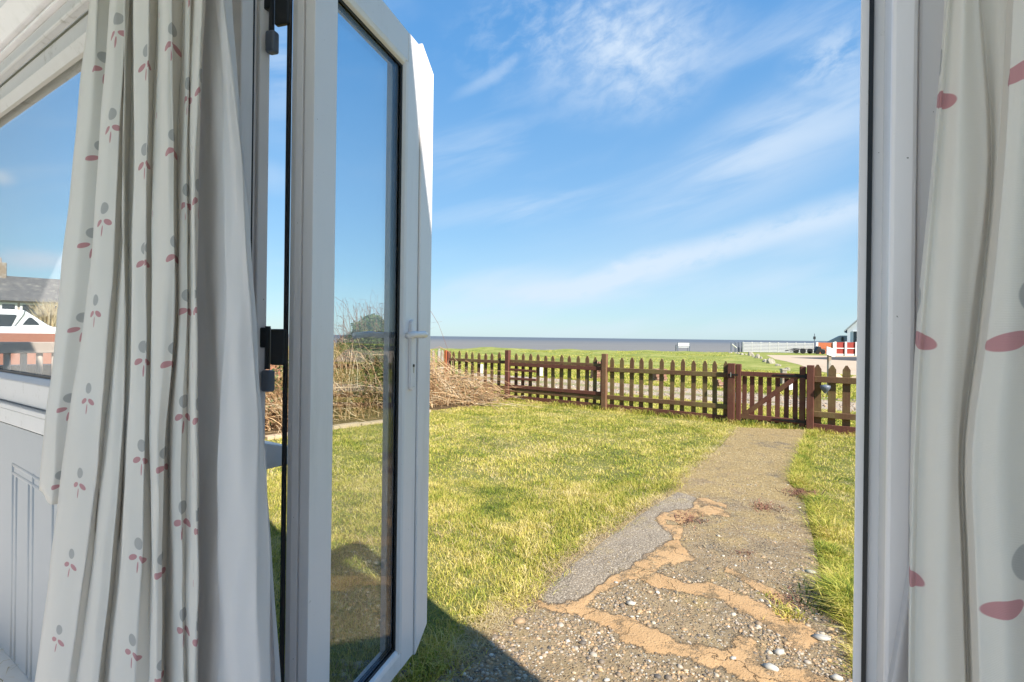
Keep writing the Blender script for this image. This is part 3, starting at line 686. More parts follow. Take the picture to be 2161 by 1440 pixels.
# broken earth and stones in the shade at the foot of the lawn
P = scatter(2500, -1.6, .3, 1.1, 1.85); P = P[~in_poly(P, PATH)]; pebbles('shaded_stones', P, .010, .006)
white_stones = [(500, 1003, 26, 20), (1017, 944, 24, 18), (1045, 943, 20, 18), (1015, 878, 54, 14), (940, 775, 26, 16), (1905, 722, 52, 20), (1965, 1048, 84, 44), (2035, 1248, 60, 40), (1748, 1120, 60, 36), (1705, 1195, 80, 44), (893, 1258, 40, 22), (730, 1222, 30, 18), (1285, 1212, 34, 22), (455, 1250, 30, 24), (1520, 1150, 34, 20)]
for i, (x, y, w, h_) in enumerate(white_stones):
    g = G(*Z5(x, y), .03); r = w/2.349/F*math.hypot(*g)*.5
    prof = IV.copy(); mb = MB(); mb.v = [tuple(q) for q in (prof*(1+RNG.uniform(-.15, .15, (12, 1)))*np.array([r, r*.62, min(r*.35, .009)]))]; mb.f = [tuple(int(k) for k in f) for f in IF]
    kinds = ['chalky white pebble', 'cream flint', 'pale flattened stone', 'white worn stone']
    where = ['beside the dark lawn corner', 'on the orange mortar crack, left of its pair', 'on the orange mortar crack, right of its pair', 'long and thin, above the mortar crack', 'at the tip of the smooth grey slab', 'near the right grass edge halfway along the path', 'large, near the right edge of the path', 'at the lower right corner of the path', 'left of the large white patch', 'wide, low on the right side of the path', 'at the bottom edge of the picture', 'just right of the door shadow', 'orange tinted, near the bottom centre', 'inside the door shadow', 'beside the mortar patch low on the path']
    st = mb.build('pebble', 'chalk' if i not in (12, 11) else 'kerb', None, smooth=True, loc=(g[0], g[1], .031), rz=random.uniform(-.4, .4))
    tag(st, kinds[i % 4]+' '+where[i], 'stone', 'larger stones on the path')

# dead leaf clusters and weeds on the path
def weeds(name, px, n, h, mat, label, cat, r=.05, lean=1.0):
    g = G(*px, .025); P = RNG.normal(0, r, (n, 2))
    o = blades(name, P, h, .006, mat, lean=lean); o.location = (g[0], g[1], .02)
    o.name = 'stems'; root = thing(name, label, cat, (g[0], g[1], .02)); o.parent = root; o.location = (0, 0, 0); return root
weeds('weed', Z5(1790, 932), 160, .035, 'blade', 'small green weed tuft growing in the orange mortar at the right', 'weed', .035)
weeds('weed', Z5(1690, 838), 50, .02, 'blade', 'tiny green sprig beside the right mortar crack', 'weed', .02)
weeds('twig_litter', Z5(1680, 405), 130, .035, 'stem_brown', 'brown dead weed cluster lying high on the path', 'dead weed', .05, 2.0)
weeds('twig_litter', Z5(1300, 462), 160, .03, 'stem_brown', 'dark dead weed cluster beside the grey repair slab', 'dead weed', .055, 2.0)
weeds('twig_litter', Z5(1870, 345), 260, .05, 'stem_brown', 'reddish dead plant on the right grass edge', 'dead weed', .07, 1.4)
weeds('twig_litter', Z5(1800, 865), 110, .02, 'stem_brown', 'reddish brown dead weed at the end of the mortar crack', 'dead weed', .04, 2.0)
weeds('twig_litter', Z5(1570, 628), 60, .02, 'stem_brown', 'small reddish weed in the middle of the path', 'dead weed', .03, 2.0)
weeds('weed_clump', Z5(2060, 900), 420, .06, 'leaf_dark', 'dark green clump on the right edge of the path', 'weed', .08, .9)

# ------------------------------------------------------------------ garden fence and gate
def picket_mesh(h, w=.066, th=.02, point=.055):
    mb = MB(); mb.prism([(-w/2, .05), (w/2, .05), (w/2, h-point), (w*.12, h), (-w*.12, h), (-w/2, h-point)], 0, th, 'y'); return mb
pk_g = picket_mesh(.90).mesh('picket', 'wood_green'); pk_r = picket_mesh(.90).mesh('picket', 'wood_red')
def piece(me, name, parent, loc, rx=0, ry=0, rz=0, sc=(1, 1, 1), bevel=0):
    o = bpy.data.objects.new(name, me); COL.objects.link(o); o.parent = parent; o.location = loc; o.rotation_euler = (rx, ry, rz); o.scale = sc
    if bevel: b = o.modifiers.new('bevel', 'BEVEL'); b.width = bevel; b.segments = 1
    return o
def rail(parent, s0, s1, z, h=.065, mat='wood_green', y0=-.035, y1=0.0, name='rail', dz=0.0):
    mb = MB().hexa([(s0, y0, z), (s1, y0, z+dz), (s1, y1, z+dz), (s0, y1, z), (s0, y0, z+h), (s1, y0, z+h+dz), (s1, y1, z+h+dz), (s0, y1, z+h)])
    return mb.build(name, mat, parent, .004)
def post(parent, s, h, w=.09, mat='wood_red', y0=-.085, y1=.0, cap=False):
    mb = MB(); mb.hexa([(s-w/2, y0, -.1), (s+w/2, y0, -.1), (s+w/2, y1, -.1), (s-w/2, y1, -.1), (s-w/2, y0, h), (s+w/2, y0, h), (s+w/2, y1, h), (s-w/2, y1, h)])
    return mb.build('post', mat, parent, .006)
def zat(s, y_px, x_px, v=0.0):                       # height on fence plane for a pixel
    r, h = ray(x_px, y_px); return EYE+h*fpt(s, v)[1]
S = lambda xz: fs(xz)
x1 = lambda z: 900+z/4.698; x2 = lambda z: 1340+z/4.5
fence = thing('picket_fence', 'brown picket fence left of the gate, algae green on top, with a wider patched bay', 'fence', (*FA, 0), FRZ)
sP1 = 0.0; sP2 = fs(1278); sG1 = fs(1545); sC = fs(943)
p0 = [265, 323, 390, 452, 513, 578, 645, 712]; pz1 = [885, 950, 1025, 1103, 1180, 1252, 1332, 1415, 1503, 1587, 1665, 1738]
pz2 = [1840, 1935, 2030, 2128]; pz3 = [150, 245, 350, 447, 557, 665, 760, 862]
for z_ in p0 + [795] + pz1 + pz2:
    s = fs(x1(z_)); piece(pk_g, 'picket', fence, (s, .003, random.uniform(-.012, .012)), 0, random.uniform(-.012, .012), 0, (random.uniform(.93, 1.07), 1, random.uniform(.985, 1.015)))
for z_ in pz3:
    s = fs(x2(z_)); piece(pk_g, 'picket', fence, (s, .003, random.uniform(-.012, .012)), 0, random.uniform(-.012, .012), 0, (random.uniform(.93, 1.07), 1, random.uniform(.985, 1.015)))
post(fence, sP1-.02, .965, .085); post(fence, sP2, .955, .085, 'wood_brown'); post(fence, sG1, .875, .095)
post(fence, sC+.03, .90, .10, 'wood_red', -.06, .04)
rail(fence, sC+.08, sP1-.063, .70, .06); rail(fence, sC+.08, sP1-.063, .20, .07)
rail(fence, sP1+.023, sP2-.043, .735, .05); rail(fence, sP1+.023, sP2-.043, .665, .067, 'wood_red', -.05, 0)
rail(fence, sP1+.023, sP2-.043, .245, .06, 'wood_red', -.05, 0); rail(fence, sP1+.023, sP2-.043, .165, .075, 'wood_green')
rail(fence, sP1+.023, sP1+.62, .575, .042, 'wood_red', -.045, -.002, 'slat', -.01); rail(fence, sP1+.023, sP1+.62, .40, .045, 'wood_red', -.045, -.002, 'slat', .005)
rail(fence, sP2+.043, sG1-.05, .655, .07, 'wood_green', dz=.01); rail(fence, sP2+.043, sG1-.05, .19, .07, 'wood_green', dz=.01)
for a, b in ((sC+.08, sP1-.063), (sP1+.023, sP2-.043), (sP2+.043, sG1-.05)):
    rail(fence, a, b, .0, .105, 'wood_red', -.02, .0, 'gravel_board')

sG2 = fs(1711)
gate = thing('garden_gate', 'maroon wooden picket gate with a diagonal brace across the concrete path', 'gate', (*fpt(sG1, 0), 0), FRZ)
gw = sG2-sG1; ga, gb = .055, gw-.055
st_h = .87
for a in (ga, gb-.075): MB().box(a, a+.075, -.045, 0, .05, st_h).build('stile', 'wood_red', gate, .012)
MB().box(ga+.075, gb-.075, -.04, -.002, .70, .765).build('rail', 'wood_red', gate, .004)
MB().box(ga+.075, gb-.075, -.04, -.002, .085, .15).build('rail', 'wood_red', gate, .004)
br = MB(); bx0, bx1 = ga+.08, gb-.08
br.hexa([(bx0, -.04, .15), (bx0+.10, -.04, .15), (bx0+.10, -.002, .15), (bx0, -.002, .15), (bx1-.10, -.04, .70), (bx1, -.04, .70), (bx1, -.002, .70), (bx1-.10, -.002, .70)])
br.build('brace', 'wood_red', gate, .003)
gp = MB().box(-.03, .03, 0, .018, 0.06, .695).mesh('picket', 'wood_red')
for z_ in (1040, 1115, 1195, 1275, 1355, 1440, 1525):
    piece(gp, 'picket', gate, (fs(x2(z_))-sG1, .002, 0), 0, random.uniform(-.006, .006), 0)
# strap hinges on the right, latch on the left
for z_ in (.735, .12):
    mb = MB().hexa([(gb-.40, -.046, z_-.006), (gb, -.046, z_-.022), (gb, -.041, z_-.022), (gb-.40, -.041, z_-.006), (gb-.40, -.046, z_+.006), (gb, -.046, z_+.022), (gb, -.041, z_+.022), (gb-.40, -.041, z_+.006)])
    h_ = mb.build('strap_hinge', 'black_iron', gate)
    MB().tube([(gb+.004, -.052, z_-.04), (gb+.004, -.052, z_+.04)], .009).build('hinge_pin', 'black_iron', h_)
l_ = MB().box(-.03, ga+.04, -.098, -.086, .70, .725).build('latch', 'black_iron', gate)
MB().tube([(0, -.1, .68), (0, -.1, .745)], .007).build('latch_pin', 'steel', l_)

fence2 = thing('picket_fence', 'green stained picket fence on a maroon post right of the gate', 'fence', (*fpt(sG2, 0), 0), FRZ)
post(fence2, 0.0, .89, .085, 'wood_red')
wide = picket_mesh(.90, .088, .02, .06).mesh('picket', 'wood_green')
for z_ in (1738, 1870, 2010, 2150, 2290, 2430, 2570, 2720):
    piece(wide, 'picket', fence2, (fs(x2(z_))-sG2, .003, 0), 0, random.uniform(-.01, .01), 0)
rail(fence2, .043, 2.4, .665, .08); rail(fence2, .043, 2.4, .20, .075); rail(fence2, .043, 2.4, 0, .11, 'wood_red', -.02, 0, 'gravel_board')
lamp_ = MB().lathe([(.0, .52), (.035, .56), (.06, .60), (.06, .63), (.0, .645)], 10).build('float_ornament', 'hinge_grey', None, smooth=True, loc=(*fpt(sG2+.17, -.07), 0))
tag(lamp_, 'grey bowl shaped ornament hanging under the top rail right of the gate', 'ornament')

side = thing('picket_fence', 'low side fence of bare weathered pickets behind the brambles', 'fence', (*corner, 0), FRZ+math.pi/2)
pk_o = picket_mesh(.93, .07, .02, .05).mesh('picket', 'wood_old')
for i in range(26):
    piece(pk_o, 'picket', side, (-.10-i*.125, .02, random.uniform(-.02, .03)), 0, random.uniform(-.03, .03), 0)
rail(side, -3.4, -.06, .62, .055, 'wood_green', -.02, .018); rail(side, -3.4, -.06, .2, .06, 'wood_green', -.02, .018)
MB().box(-.08, -.02, -.06, .0, 0, .92).build('post', 'orange_fence', side, .004)

# ------------------------------------------------------------------ brambles and ivy bush
def canes(name, centers, n, hgt, spread, r, mat, seed):
    rg = np.random.default_rng(seed); K = 7; V = []; I = []; R = []; off = 0
    for i in range(n):
        cx, cy, hh = centers[rg.integers(0, len(centers))]
        bx, by = cx+rg.normal(0, spread*.55), cy+rg.normal(0, spread*.45)
        a = rg.uniform(0, 2*np.pi); L = hh*rg.uniform(.5, 1.35); out = spread*rg.uniform(.2, 2.1)
        top = hgt*hh*rg.uniform(.15, 1.1)
        tt = np.linspace(0, 1, K); arch = np.sin(tt*np.pi*rg.uniform(.45, .9))
        jx = np.cumsum(np.cumsum(rg.normal(0, .028, K))); jy = np.cumsum(np.cumsum(rg.normal(0, .028, K)))
        c = np.stack([bx+np.cos(a)*out*tt**1.3+jx, by+np.sin(a)*out*tt**1.3+jy, .02+top*arch+np.cumsum(rg.normal(0, .02, K))], -1); c[:, 2] = np.clip(c[:, 2], .01, .02+top*1.1)
        rr = r*rg.uniform(.5, 1.3)*(1-.6*tt)
        for k in range(3):
            t = 2*np.pi*k/3; V.append(c+np.stack([np.cos(t)*rr, np.sin(t)*rr*.7, np.sin(t+1)*rr], -1))
        b = off
        for j in range(K-1):
            for k in range(3):
                k2 = (k+1) % 3; I += [b+k*K+j, b+k2*K+j, b+k2*K+j+1, b+k*K+j+1]
        R.append(np.full(3*K, rg.uniform())); off += 3*K
    return np_mesh(name, np.concatenate(V), 4, np.array(I), mat, np.concatenate(R))
def leaves(name, centers, n, size, mat, seed, flat=.9, sq=(1, 1, 1)):
    rg = np.random.default_rng(seed); C = np.array([c[:3] for c in centers]); Rr = np.array([c[3] for c in centers])
    k = rg.integers(0, len(C), n); d = rg.normal(0, 1, (n, 3)); d /= np.linalg.norm(d, axis=1)[:, None]
    rad = Rr[k][:, None]*(1-rg.uniform(0, 1, (n, 1))**2*.6); P = C[k]+d*rad*np.array(sq); P[:, 2] = np.maximum(P[:, 2], .03)
    a = rg.normal(0, 1, (n, 3)); a /= np.linalg.norm(a, axis=1)[:, None]; b = np.cross(a, d+rg.normal(0, .5, (n, 3))); b /= np.linalg.norm(b, axis=1)[:, None]
    s = size*rg.uniform(.6, 1.4, (n, 1)); V = np.stack([P-a*s, P-b*s*.55, P+a*s, P+b*s*.55], 1).reshape(-1, 3)
    idx = (np.arange(n)[:, None]*4+np.arange(4)[None]).ravel()
    return np_mesh(name, V, 4, idx, mat, np.repeat(rg.uniform(0, 1, n), 4))
def bed_pt(u, v): return (corner[0]+sideD[0]*u+FD[0]*v, corner[1]+sideD[1]*u+FD[1]*v)   # u from the corner towards the house, v across the bed
cs = [(*bed_pt(u, v), h_) for u, v, h_ in [(.35, .35, .40), (.6, .8, .38), (1.0, .9, .6), (1.3, .5, .8), (1.7, .9, .9), (2.1, .5, 1.1), (2.4, .9, 1.15), (2.8, .6, 1.35), (3.1, .9, 1.2), (3.5, .7, 1.35), (.9, 1.2, .30)]]
br_root = thing('bramble_thicket', 'tangle of dry tan bramble canes in front of the side fence', 'brambles', (0, 0, 0))
o = canes('canes', cs, 3600, .80, .42, .006, 'bramble', 3); o.parent = br_root; o['kind'] = 'stuff'
o = leaves('leaves', [(c[0], c[1], .3*c[2], .45) for c in cs], 5500, .018, 'leaf_dark', 5); o.parent = br_root; o['kind'] = 'stuff'
cs2 = [(*bed_pt(u, v), h_) for u, v, h_ in [(3.9, .5, 1.0), (4.3, .9, .9), (4.8, .5, 1.1), (5.2, .9, .85), (5.6, .6, .9), (6.0, .9, .7)]]
o = leaves('dead_leaves', [(c[0], c[1], .35*c[2], .5) for c in cs], 6000, .014, 'bramble', 15); o.parent = br_root; o['kind'] = 'stuff'
br2 = thing('bramble_thicket', 'dry bramble canes with green leaves seen between the door and its frame', 'brambles', (0, 0, 0))
o = canes('canes', cs2, 1600, .66, .45, .006, 'bramble', 4); o.parent = br2; o['kind'] = 'stuff'
o = leaves('leaves', [(c[0], c[1], .5*c[2], .5) for c in cs2], 3500, .022, 'leaf_dark', 6); o.parent = br2; o['kind'] = 'stuff'
ib = at(768, 750, 8.2)
ivy = thing('ivy_bush', 'dense dark green ivy bush with twiggy brown top seen through the open door glass', 'bush', (ib[0], ib[1], 0))
ic = [(.3, -.7, .5, .3), (.42, -.6, .8, .3), (.15, -.6, .95, .28), (.15, -.35, .35, .25), (.28, -.4, .62, .22), (.05, -.3, .85, .2), (.3, -.3, .95, .25), (0, 0, .55, .42), (.1, 0, .9, .36), (.05, .1, 1.2, .30), (-.12, 0, .7, .35), (.28, .1, .7, .36), (.25, .05, 1.05, .30), (.14, 0, 1.38, .16), (-.02, 0, 1.28, .14), (.3, 0, 1.3, .14), (.38, .1, .45, .3), (-.25, .1, 1.0, .2)]
o = leaves('leaves', [(a, b, c, d*1.18) for a, b, c, d in ic], 20000, .024, 'leaf_dark', 8); o.parent = ivy; o['kind'] = 'stuff'
o = canes('twigs', [(0, 0, 1.0), (.15, 0, 1.1), (.3, .1, 1.0), (-.2, 0, 1.0)], 420, 1.62, .32, .004, 'stem_brown', 9); o.parent = ivy; o['kind'] = 'stuff'
MB().tube([(.1, 0, 0), (.08, .03, .6), (.12, 0, 1.2)], .03, 7, .012).build('trunk', 'stem_brown', ivy)
# white plastic label and pale stones in the bed
g = G(835, 888); tag(MB().tube([(0, 0, .04), (.03, 0, .09)], .035, 8).build('plastic_cup', 'boat_grey', None, loc=(*g, 0)), 'small grey plastic cup lying by the kerb under the brambles', 'cup')

# ------------------------------------------------------------------ beyond the fence
def rock(px, py, wpx, hpx, label, Y=None, group='boulders bordering the grass', z=0.0, mat='rock', name='boulder', seed=0):
    g = G(px, py); d = g[1]; w = wpx/F*d; h_ = hpx/F*d
    rg = np.random.default_rng(seed+int(px)); v = IV.copy()
    import bmesh
    b = bmesh.new(); bmesh.ops.create_icosphere(b, subdivisions=2, radius=1.0)
    for q in b.verts:
        n_ = math.sin(q.co.x*3+seed)*.12+math.sin(q.co.y*4+q.co.z*2+seed*2)*.14+rg.uniform(-.09, .09)
        q.co *= 1+n_; q.co.x += q.co.z*.25*math.sin(seed)
        q.co = Vector((q.co.x*w/2, q.co.y*w/2.4, max(-.25, q.co.z)*h_*.9))
    me = bpy.data.meshes.new(name); b.to_mesh(me); b.free(); me.materials.append(M[mat])
    o = bpy.data.objects.new(name, me); COL.objects.link(o); o.location = (g[0], g[1], 0)
    return tag(o, label, 'rock', group)
Z3 = lambda x, y: (x/7.203+1520, y/7.2+680)
rocks = [(150, 470, 60, 16, 'low pale boulder at the far left end of the row'), (230, 475, 46, 18, 'low dark boulder second from the far end of the row'), (272, 485, 50, 26, 'small pale boulder between two dark ones near the far end'),
 (330, 495, 60, 24, 'flat dark boulder in the middle of the far half of the row'), (392, 500, 34, 24, 'small dark boulder just left of the tall leaning one'), (462, 512, 80, 80, 'tall leaning boulder, highest of the row'),
 (500, 532, 40, 44, 'grey boulder tucked at the foot of the tall leaning one'), (560, 550, 84, 76, 'rounded cream boulder right of the tall leaning one'), (620, 560, 44, 40, 'small tan boulder right of the rounded cream one'),
 (682, 608, 86, 46, 'white flat boulder left of the big pointed one'), (772, 630, 120, 96, 'big pointed tan boulder with a dark shaded left side'), (878, 668, 80, 46, 'low cream boulder nearest the gate end of the row')]
for i, (x, y, w, h_, l) in enumerate(rocks): rock(*Z3(x, y), w/7.2, h_/7.2, l, seed=i)
rock(*Z3(1010, 735), 100/7.2, 55/7.2, 'round brown stone seen just over the top rail of the gate', seed=33, group=None)
for i, (x, y, w, h_, l) in enumerate([(1760, 795, 40, 16, 'white stone in the grass behind the fence right of the gate'), (1800, 796, 30, 14, 'small pale stone behind the fence at the right door frame')]):
    rock(x, y+10, w, h_, l, seed=50+i, group='stones in the verge right of the gate', mat='kerb')
# brick stubs
def stub(px, py, wpx, hpx, label, cols=3):
    g = G(px, py); d = g[1]; w = wpx/F*d; h_ = hpx/F*d; root = thing('brick_stub', label, 'brick stub', (g[0], g[1], 0), .3, 'broken brick stubs in the grass')
    rows = max(2, int(h_/.075)); bw = w/cols
    for r in range(rows):
        for c in range(cols):
            if r == rows-1 and random.random() < .35: continue
            x = -w/2+c*bw+(bw*.4 if r % 2 else 0)*.5
            MB().box(x, x+bw*.93, -w/3+random.uniform(-.02, .02), w/3, r*.075, r*.075+.066).build('brick', 'brick', root, .004, loc=(random.uniform(-.01, .01), 0, 0), rz=random.uniform(-.05, .05))
stub(1391, 806, 26, 30, 'broken brick stub behind the long fence bay left of the gate')
stub(1519, 819, 26, 20, 'low pile of bricks lying left of the gate post')
stub(1257, 800, 20, 40, 'brick stub behind the post of the patched fence bay')
# white markers
for px, py, w, h_, l in ((1016, 790, 7, 19, 'small white marker board behind the fence nearest the brambles'), (1141, 796, 9, 19, 'small white marker board behind the short slats of the patched bay'), (1669, 826, 10, 20, 'small white marker board seen through the right side of the gate')):
    g = G(px, py); d = g[1]; ww = w/F*d; hh = h_/F*d
    root = thing('marker_board', l, 'marker board', (g[0], g[1], 0), 0, 'white marker boards along the track')
    MB().box(-ww/2, ww/2, -.012, 0, .03, hh+.03).build('board', 'paint_white', root, .003); MB().box(-.015, .015, 0, .025, -.05, hh).build('stake', 'wood_old', root)
g = G(1653, 812); bol = thing('timber_bollard', 'short pale timber bollard with a dark cap seen through the gate', 'bollard', (g[0], g[1], 0))
MB().box(-.06, .06, -.06, .06, 0, .38).build('post', 'wood_old', bol, .01); MB().box(-.075, .075, -.075, .075, .382, .44).build('cap', 'rock', bol, .015)
# white arrow boards on a post
sy = 11.0; a_ = at(1752, 745, sy); sg = thing('signpost', 'leaning timber post carrying two slanted white boards right of the gate', 'signpost', (a_[0], a_[1], 0), .2)
MB().box(-.035, .035, 0, .05, 0, a_[2]).build('post', 'wood_old', sg, .004)
for k, dz in enumerate((.045, -.05)):
    b_ = MB().prism([(-.105, -.038+.03), (.09, -.06), (.12, -.03), (.09, .02), (-.105, .045+.03)], -.022, -.004, 'y').build('board', 'paint_white', sg, loc=(0.0, 0, a_[2]+dz+.02))
# bench
g = G(1443, 738.5); gy = 49.0; bc = at(1443, 735, gy)
bench = thing('park_bench', 'pale bench with a white backrest facing the sea at the grass edge', 'bench', (bc[0], gy, -.02), .15)
for z_ in (.55, .72): MB().box(-.62, .62, 0, .04, z_-.0, z_+.13).build('backrest_slat', 'paint_white', bench)
MB().box(-.62, .62, .05, .42, .42, .46).build('seat', 'paint_white', bench)
for s in (-.62, .62):
    MB().box(s-.03, s+.03, -.03, .03, -.1, .9).build('leg', 'hinge_grey', bench); MB().box(s-.03, s+.03, .38, .44, -.1, .64).build('leg', 'hinge_grey', bench)
    MB().box(s-.03, s+.03, .03, .44, .62, .66).build('armrest', 'hinge_grey', bench)

# white rail fence at the shore
def px_fence(x0, x1_, Yd, ybase, h_, n_posts, rails, mat, name, label, cat, boards=None):
    A = at(x0, ybase, Yd); B = at(x1_, ybase, Yd); L = B[0]-A[0]
    root = thing(name, label, cat, (A[0], Yd, 0))
    for i in range(n_posts):
        x = L*i/(n_posts-1); MB().box(x-.06, x+.06, -.06, .06, 0, h_+.03).build('post', mat, root)
    for z_, rh in rails: MB().box(0, L, -.09, -.062, z_, z_+rh).build('rail', mat, root)
    return root, L
px_fence(1568, 1716, 49, 742, .98, 9, [(.04+.14*k, .085) for k in range(7)], 'shore_white', 'rail_fence', 'long white slatted fence along the shore', 'fence')
fdk, L_ = px_fence(1552, 1566, 49.5, 742, .95, 3, [(.1+.18*k, .04) for k in range(5)], 'hinge_grey', 'metal_gate', 'small dark barred gate at the left end of the white fence', 'gate')
a_ = at(1543.5, 740, 46); bar = thing('barrier', 'thin post with a white pole sloping down to the shore fence', 'barrier', (a_[0], 46, 0))
MB().box(-.05, .05, -.05, .05, 0, .95).build('post', 'hinge_grey', bar); MB().tube([(0, 0, .85), (1.15, 1.5, .45)], .045).build('pole', 'paint_white', bar)
a_ = at(1718.5, 742, 47.5); mast = thing('mast', 'tall thin dark mast at the right end of the white fence', 'mast', (a_[0], 47.5, 0))
MB().tube([(0, 0, 0), (0, 0, 1.9)], .05, 6, .03).build('pole', 'hinge_grey', mast); MB().box(-.09, .09, -.05, .05, 1.35, 1.62).build('lamp', 'hinge_dark', mast)
# dark trailer frames
a_ = at(1668, 742, 46); tr = thing('boat_trailer', 'long dark boat trailer parked in front of the white fence', 'trailer', (a_[0], 46, 0))
for y_ in (0, .9):
    MB().tube([(0, y_, .22), (.8, y_, .42), (2.2, y_, .45)], .05, 6).build('frame_rail', 'black_iron', tr)
for x_ in (.8, 1.5, 2.1): MB().tube([(x_, 0, .44), (x_, .9, .44)], .045, 6).build('cross_bar', 'black_iron', tr)
for x_ in (1.1, 1.75):
    for y_ in (-.1, 1.0): MB().prism([(x_+.24*math.cos(k*math.pi/6), .25+.24*math.sin(k*math.pi/6)) for k in range(12)], y_-.07, y_+.07).build('wheel', 'black_iron', tr)
# red fences
def board_fence(x0, x1_, Yd, zt, mat, name, label, n, posts, z0=0.0):
    A = at(x0, 740, Yd); B = at(x1_, 740, Yd); L = B[0]-A[0]; root = thing(name, label, 'fence', (A[0], Yd, 0))
    bw = L/n; me = MB().box(0, bw*.94, 0, .03, z0, zt).mesh('board', mat)
    for i in range(n): piece(me, 'board', root, (i*bw, 0, 0))
    for z_ in (z0+(zt-z0)*.45,): MB().box(0, L, -.05, -.002, z_, z_+.06).build('rail', 'paint_white' if 'deep' in label else mat, root)
    for p_ in posts: MB().box(L*p_-.08, L*p_+.08, -.12, -.06, 0, zt+.04).build('post', 'paint_white', root)
    MB().box(0, L, -.02, .05, 0, z0).build('base_board', 'paint_white', root) if z0 else None
board_fence(1723, 1758, 47, 1.05, 'orange_fence', 'board_fence', 'orange brown board fence between two white posts by the shore', 16, (0, 1), .0)
board_fence(1761, 1850, 42, 1.12, 'red_fence', 'board_fence', 'deep red board fence with white posts at the right door frame', 32, (0, .25, .5, .75, 1), .14)
a_ = at(1731, 741, 45); mo = thing('ride_on_mower', 'small dark wheeled machine parked before the orange fence', 'machine', (a_[0], 45, 0))
for x_ in (-.25, .25): MB().prism([(x_+.2*math.cos(k*math.pi/5), .2+.2*math.sin(k*math.pi/5)) for k in range(10)], -.06, .06).build('wheel', 'black_iron', mo)
MB().prism([(-.4, .2), (.4, .2), (.45, .4), (.1, .5), (0, .7), (-.2, .72), (-.3, .45)], -.05, .4).build('body', 'hinge_dark', mo, .03)
# grey roofs and white gable house
a_ = at(1745, 720, 58); ro = thing('low_building', 'low grey roofed building behind the red fence', 'building', (a_[0], 58, 0), -.55)
MB().box(0.6, 9, 0, 6, 0, 1.04).build('wall', 'render', ro)
MB().prism([(0, 1.05), (1.3, 1.85), (7.7, 1.85), (9.6, 1.05)], -.3, 6.2).build('roof', 'boat_grey', ro)
MB().box(1.4, 1.6, -.5, -.32, 1.2, 1.7).build('vent', 'hinge_dark', ro)
a_ = at(1788, 700, 56); ho = thing('gabled_house', 'pale blue white gabled house at the right door frame beside the sea', 'house', (a_[0], 56, 0), -.62)
MB().prism([(0, 0), (7, 0), (7, 2.5), (3.5, 6.2), (0, 2.5)], 0, 9).build('wall', 'render', ho)
for s in (-1, 1):
    e = 3.5+s*3.8; MB().prism([(3.5, 6.25), (e, 2.22), (e, 2.38), (3.5, 6.43)], -.35, 9.3).build('roof', 'boat_grey', ho)
for x_ in (.5, 1.5, 3.1, 5.0):
    w_ = MB().box(x_, x_+.6, -.06, -.002, .9, 2.4).build('window', 'paint_white', ho); MB().box(x_+.08, x_+.52, -.08, -.062, 1.0, 2.3).build('pane', 'dark_glass', w_)

# ------------------------------------------------------------------ view through the left window
dR = math.atan2(.70, .714)
# balustrade
ba = (-.93*5.28, 5.28); bal = thing('balustrade', 'pale pinkish balustrade of turned balusters seen through the left window', 'balustrade', (-5.95, 4.30, 0), math.atan2(.80, .60))
prof = [(.045, .25), (.045, .30), (.026, .33), (.022, .40), (.040, .50), (.042, .56), (.028, .66), (.024, .74), (.045, .78), (.045, .84)]
bm_ = MB().lathe([(.030, 0.2), (.030, .42), (.017, .45), (.030, .50), (.024, .58), (.018, .66), (.028, .69), (.017, .72), (.028, .75), (.028, .98)], 10).mesh('baluster', 'sandstone', True)
for i in range(-14, 22): piece(bm_, 'baluster', bal, (i*.125, 0, 0))
MB().box(-2, 2.8, -.07, .07, .982, 1.10).build('top_rail', 'sandstone', bal, .01); MB().box(-2, 2.8, -.09, .09, 0, .199).build('plinth', 'sandstone', bal, .01)
w_ = MB().box(-6, 5, -.1, .1, 0, 1.16); bw_ = w_.build('brick_wall', 'brick_far', None, loc=(-9.6, 9.4, 0), rz=dR); tag(bw_, 'low red brick wall under the boat beyond the balustrade', 'wall')
tag(MB().box(-4, .0, -.1, .1, 0, .80).build('blue_screen', 'blue_paint', None, loc=(-6.55, 5.6, 0), rz=dR), 'blue painted boards behind the balustrade', 'screen')
tag(MB().box(.02, 1.6, -.1, .1, 0, .80).build('dark_screen', 'hinge_dark', None, loc=(-6.55, 5.6, 0), rz=dR), 'dark boards behind the balustrade at its right', 'screen')
# boat
b0 = at(48, 700, 20); boat = thing('cabin_cruiser', 'white cabin cruiser with dark side windows parked beyond the brick wall', 'boat', (b0[0], b0[1], 0), dR)
zt = lambda y, x=48: at(x, y, 20)[2]
def lx(px, Y=20): return (px-48)/73.0
roof_z = zt(655); deck_z = zt(692); hullb = .45
MB().prism([(-4.2, deck_z-.02), (lx(118)+1.2, deck_z+.06), (lx(118)+1.0, deck_z-.35), (.6, hullb), (-4.2, hullb)], -1.0, 1.0).build('hull', 'boat_white', boat, .05)
MB().prism([(-3.4, deck_z), (-3.2, roof_z-.05), (-.4, roof_z), (.05, roof_z-.03), (lx(100), deck_z+.12), (lx(112), deck_z+.03)], -.85, .85).build('cabin', 'boat_white', boat, .05)
sw = MB().prism([(lx(-60), zt(690)), (lx(25), zt(690)), (lx(36), zt(668)), (lx(33), zt(666)), (lx(-60), zt(666))], -.875, -.852).build('side_window', 'dark_glass', boat)
MB().prism([(lx(47), zt(686)), (lx(83), zt(686)), (lx(80), zt(682)), (lx(66), zt(671)), (lx(60), zt(671))], -.875, -.852).build('side_window', 'dark_glass', boat)
MB().tube([(lx(28), -.88, zt(694)), (lx(50), -.88, zt(665)), (lx(52), -.88, zt(657))], .022).build('windscreen_frame', 'steel', boat)
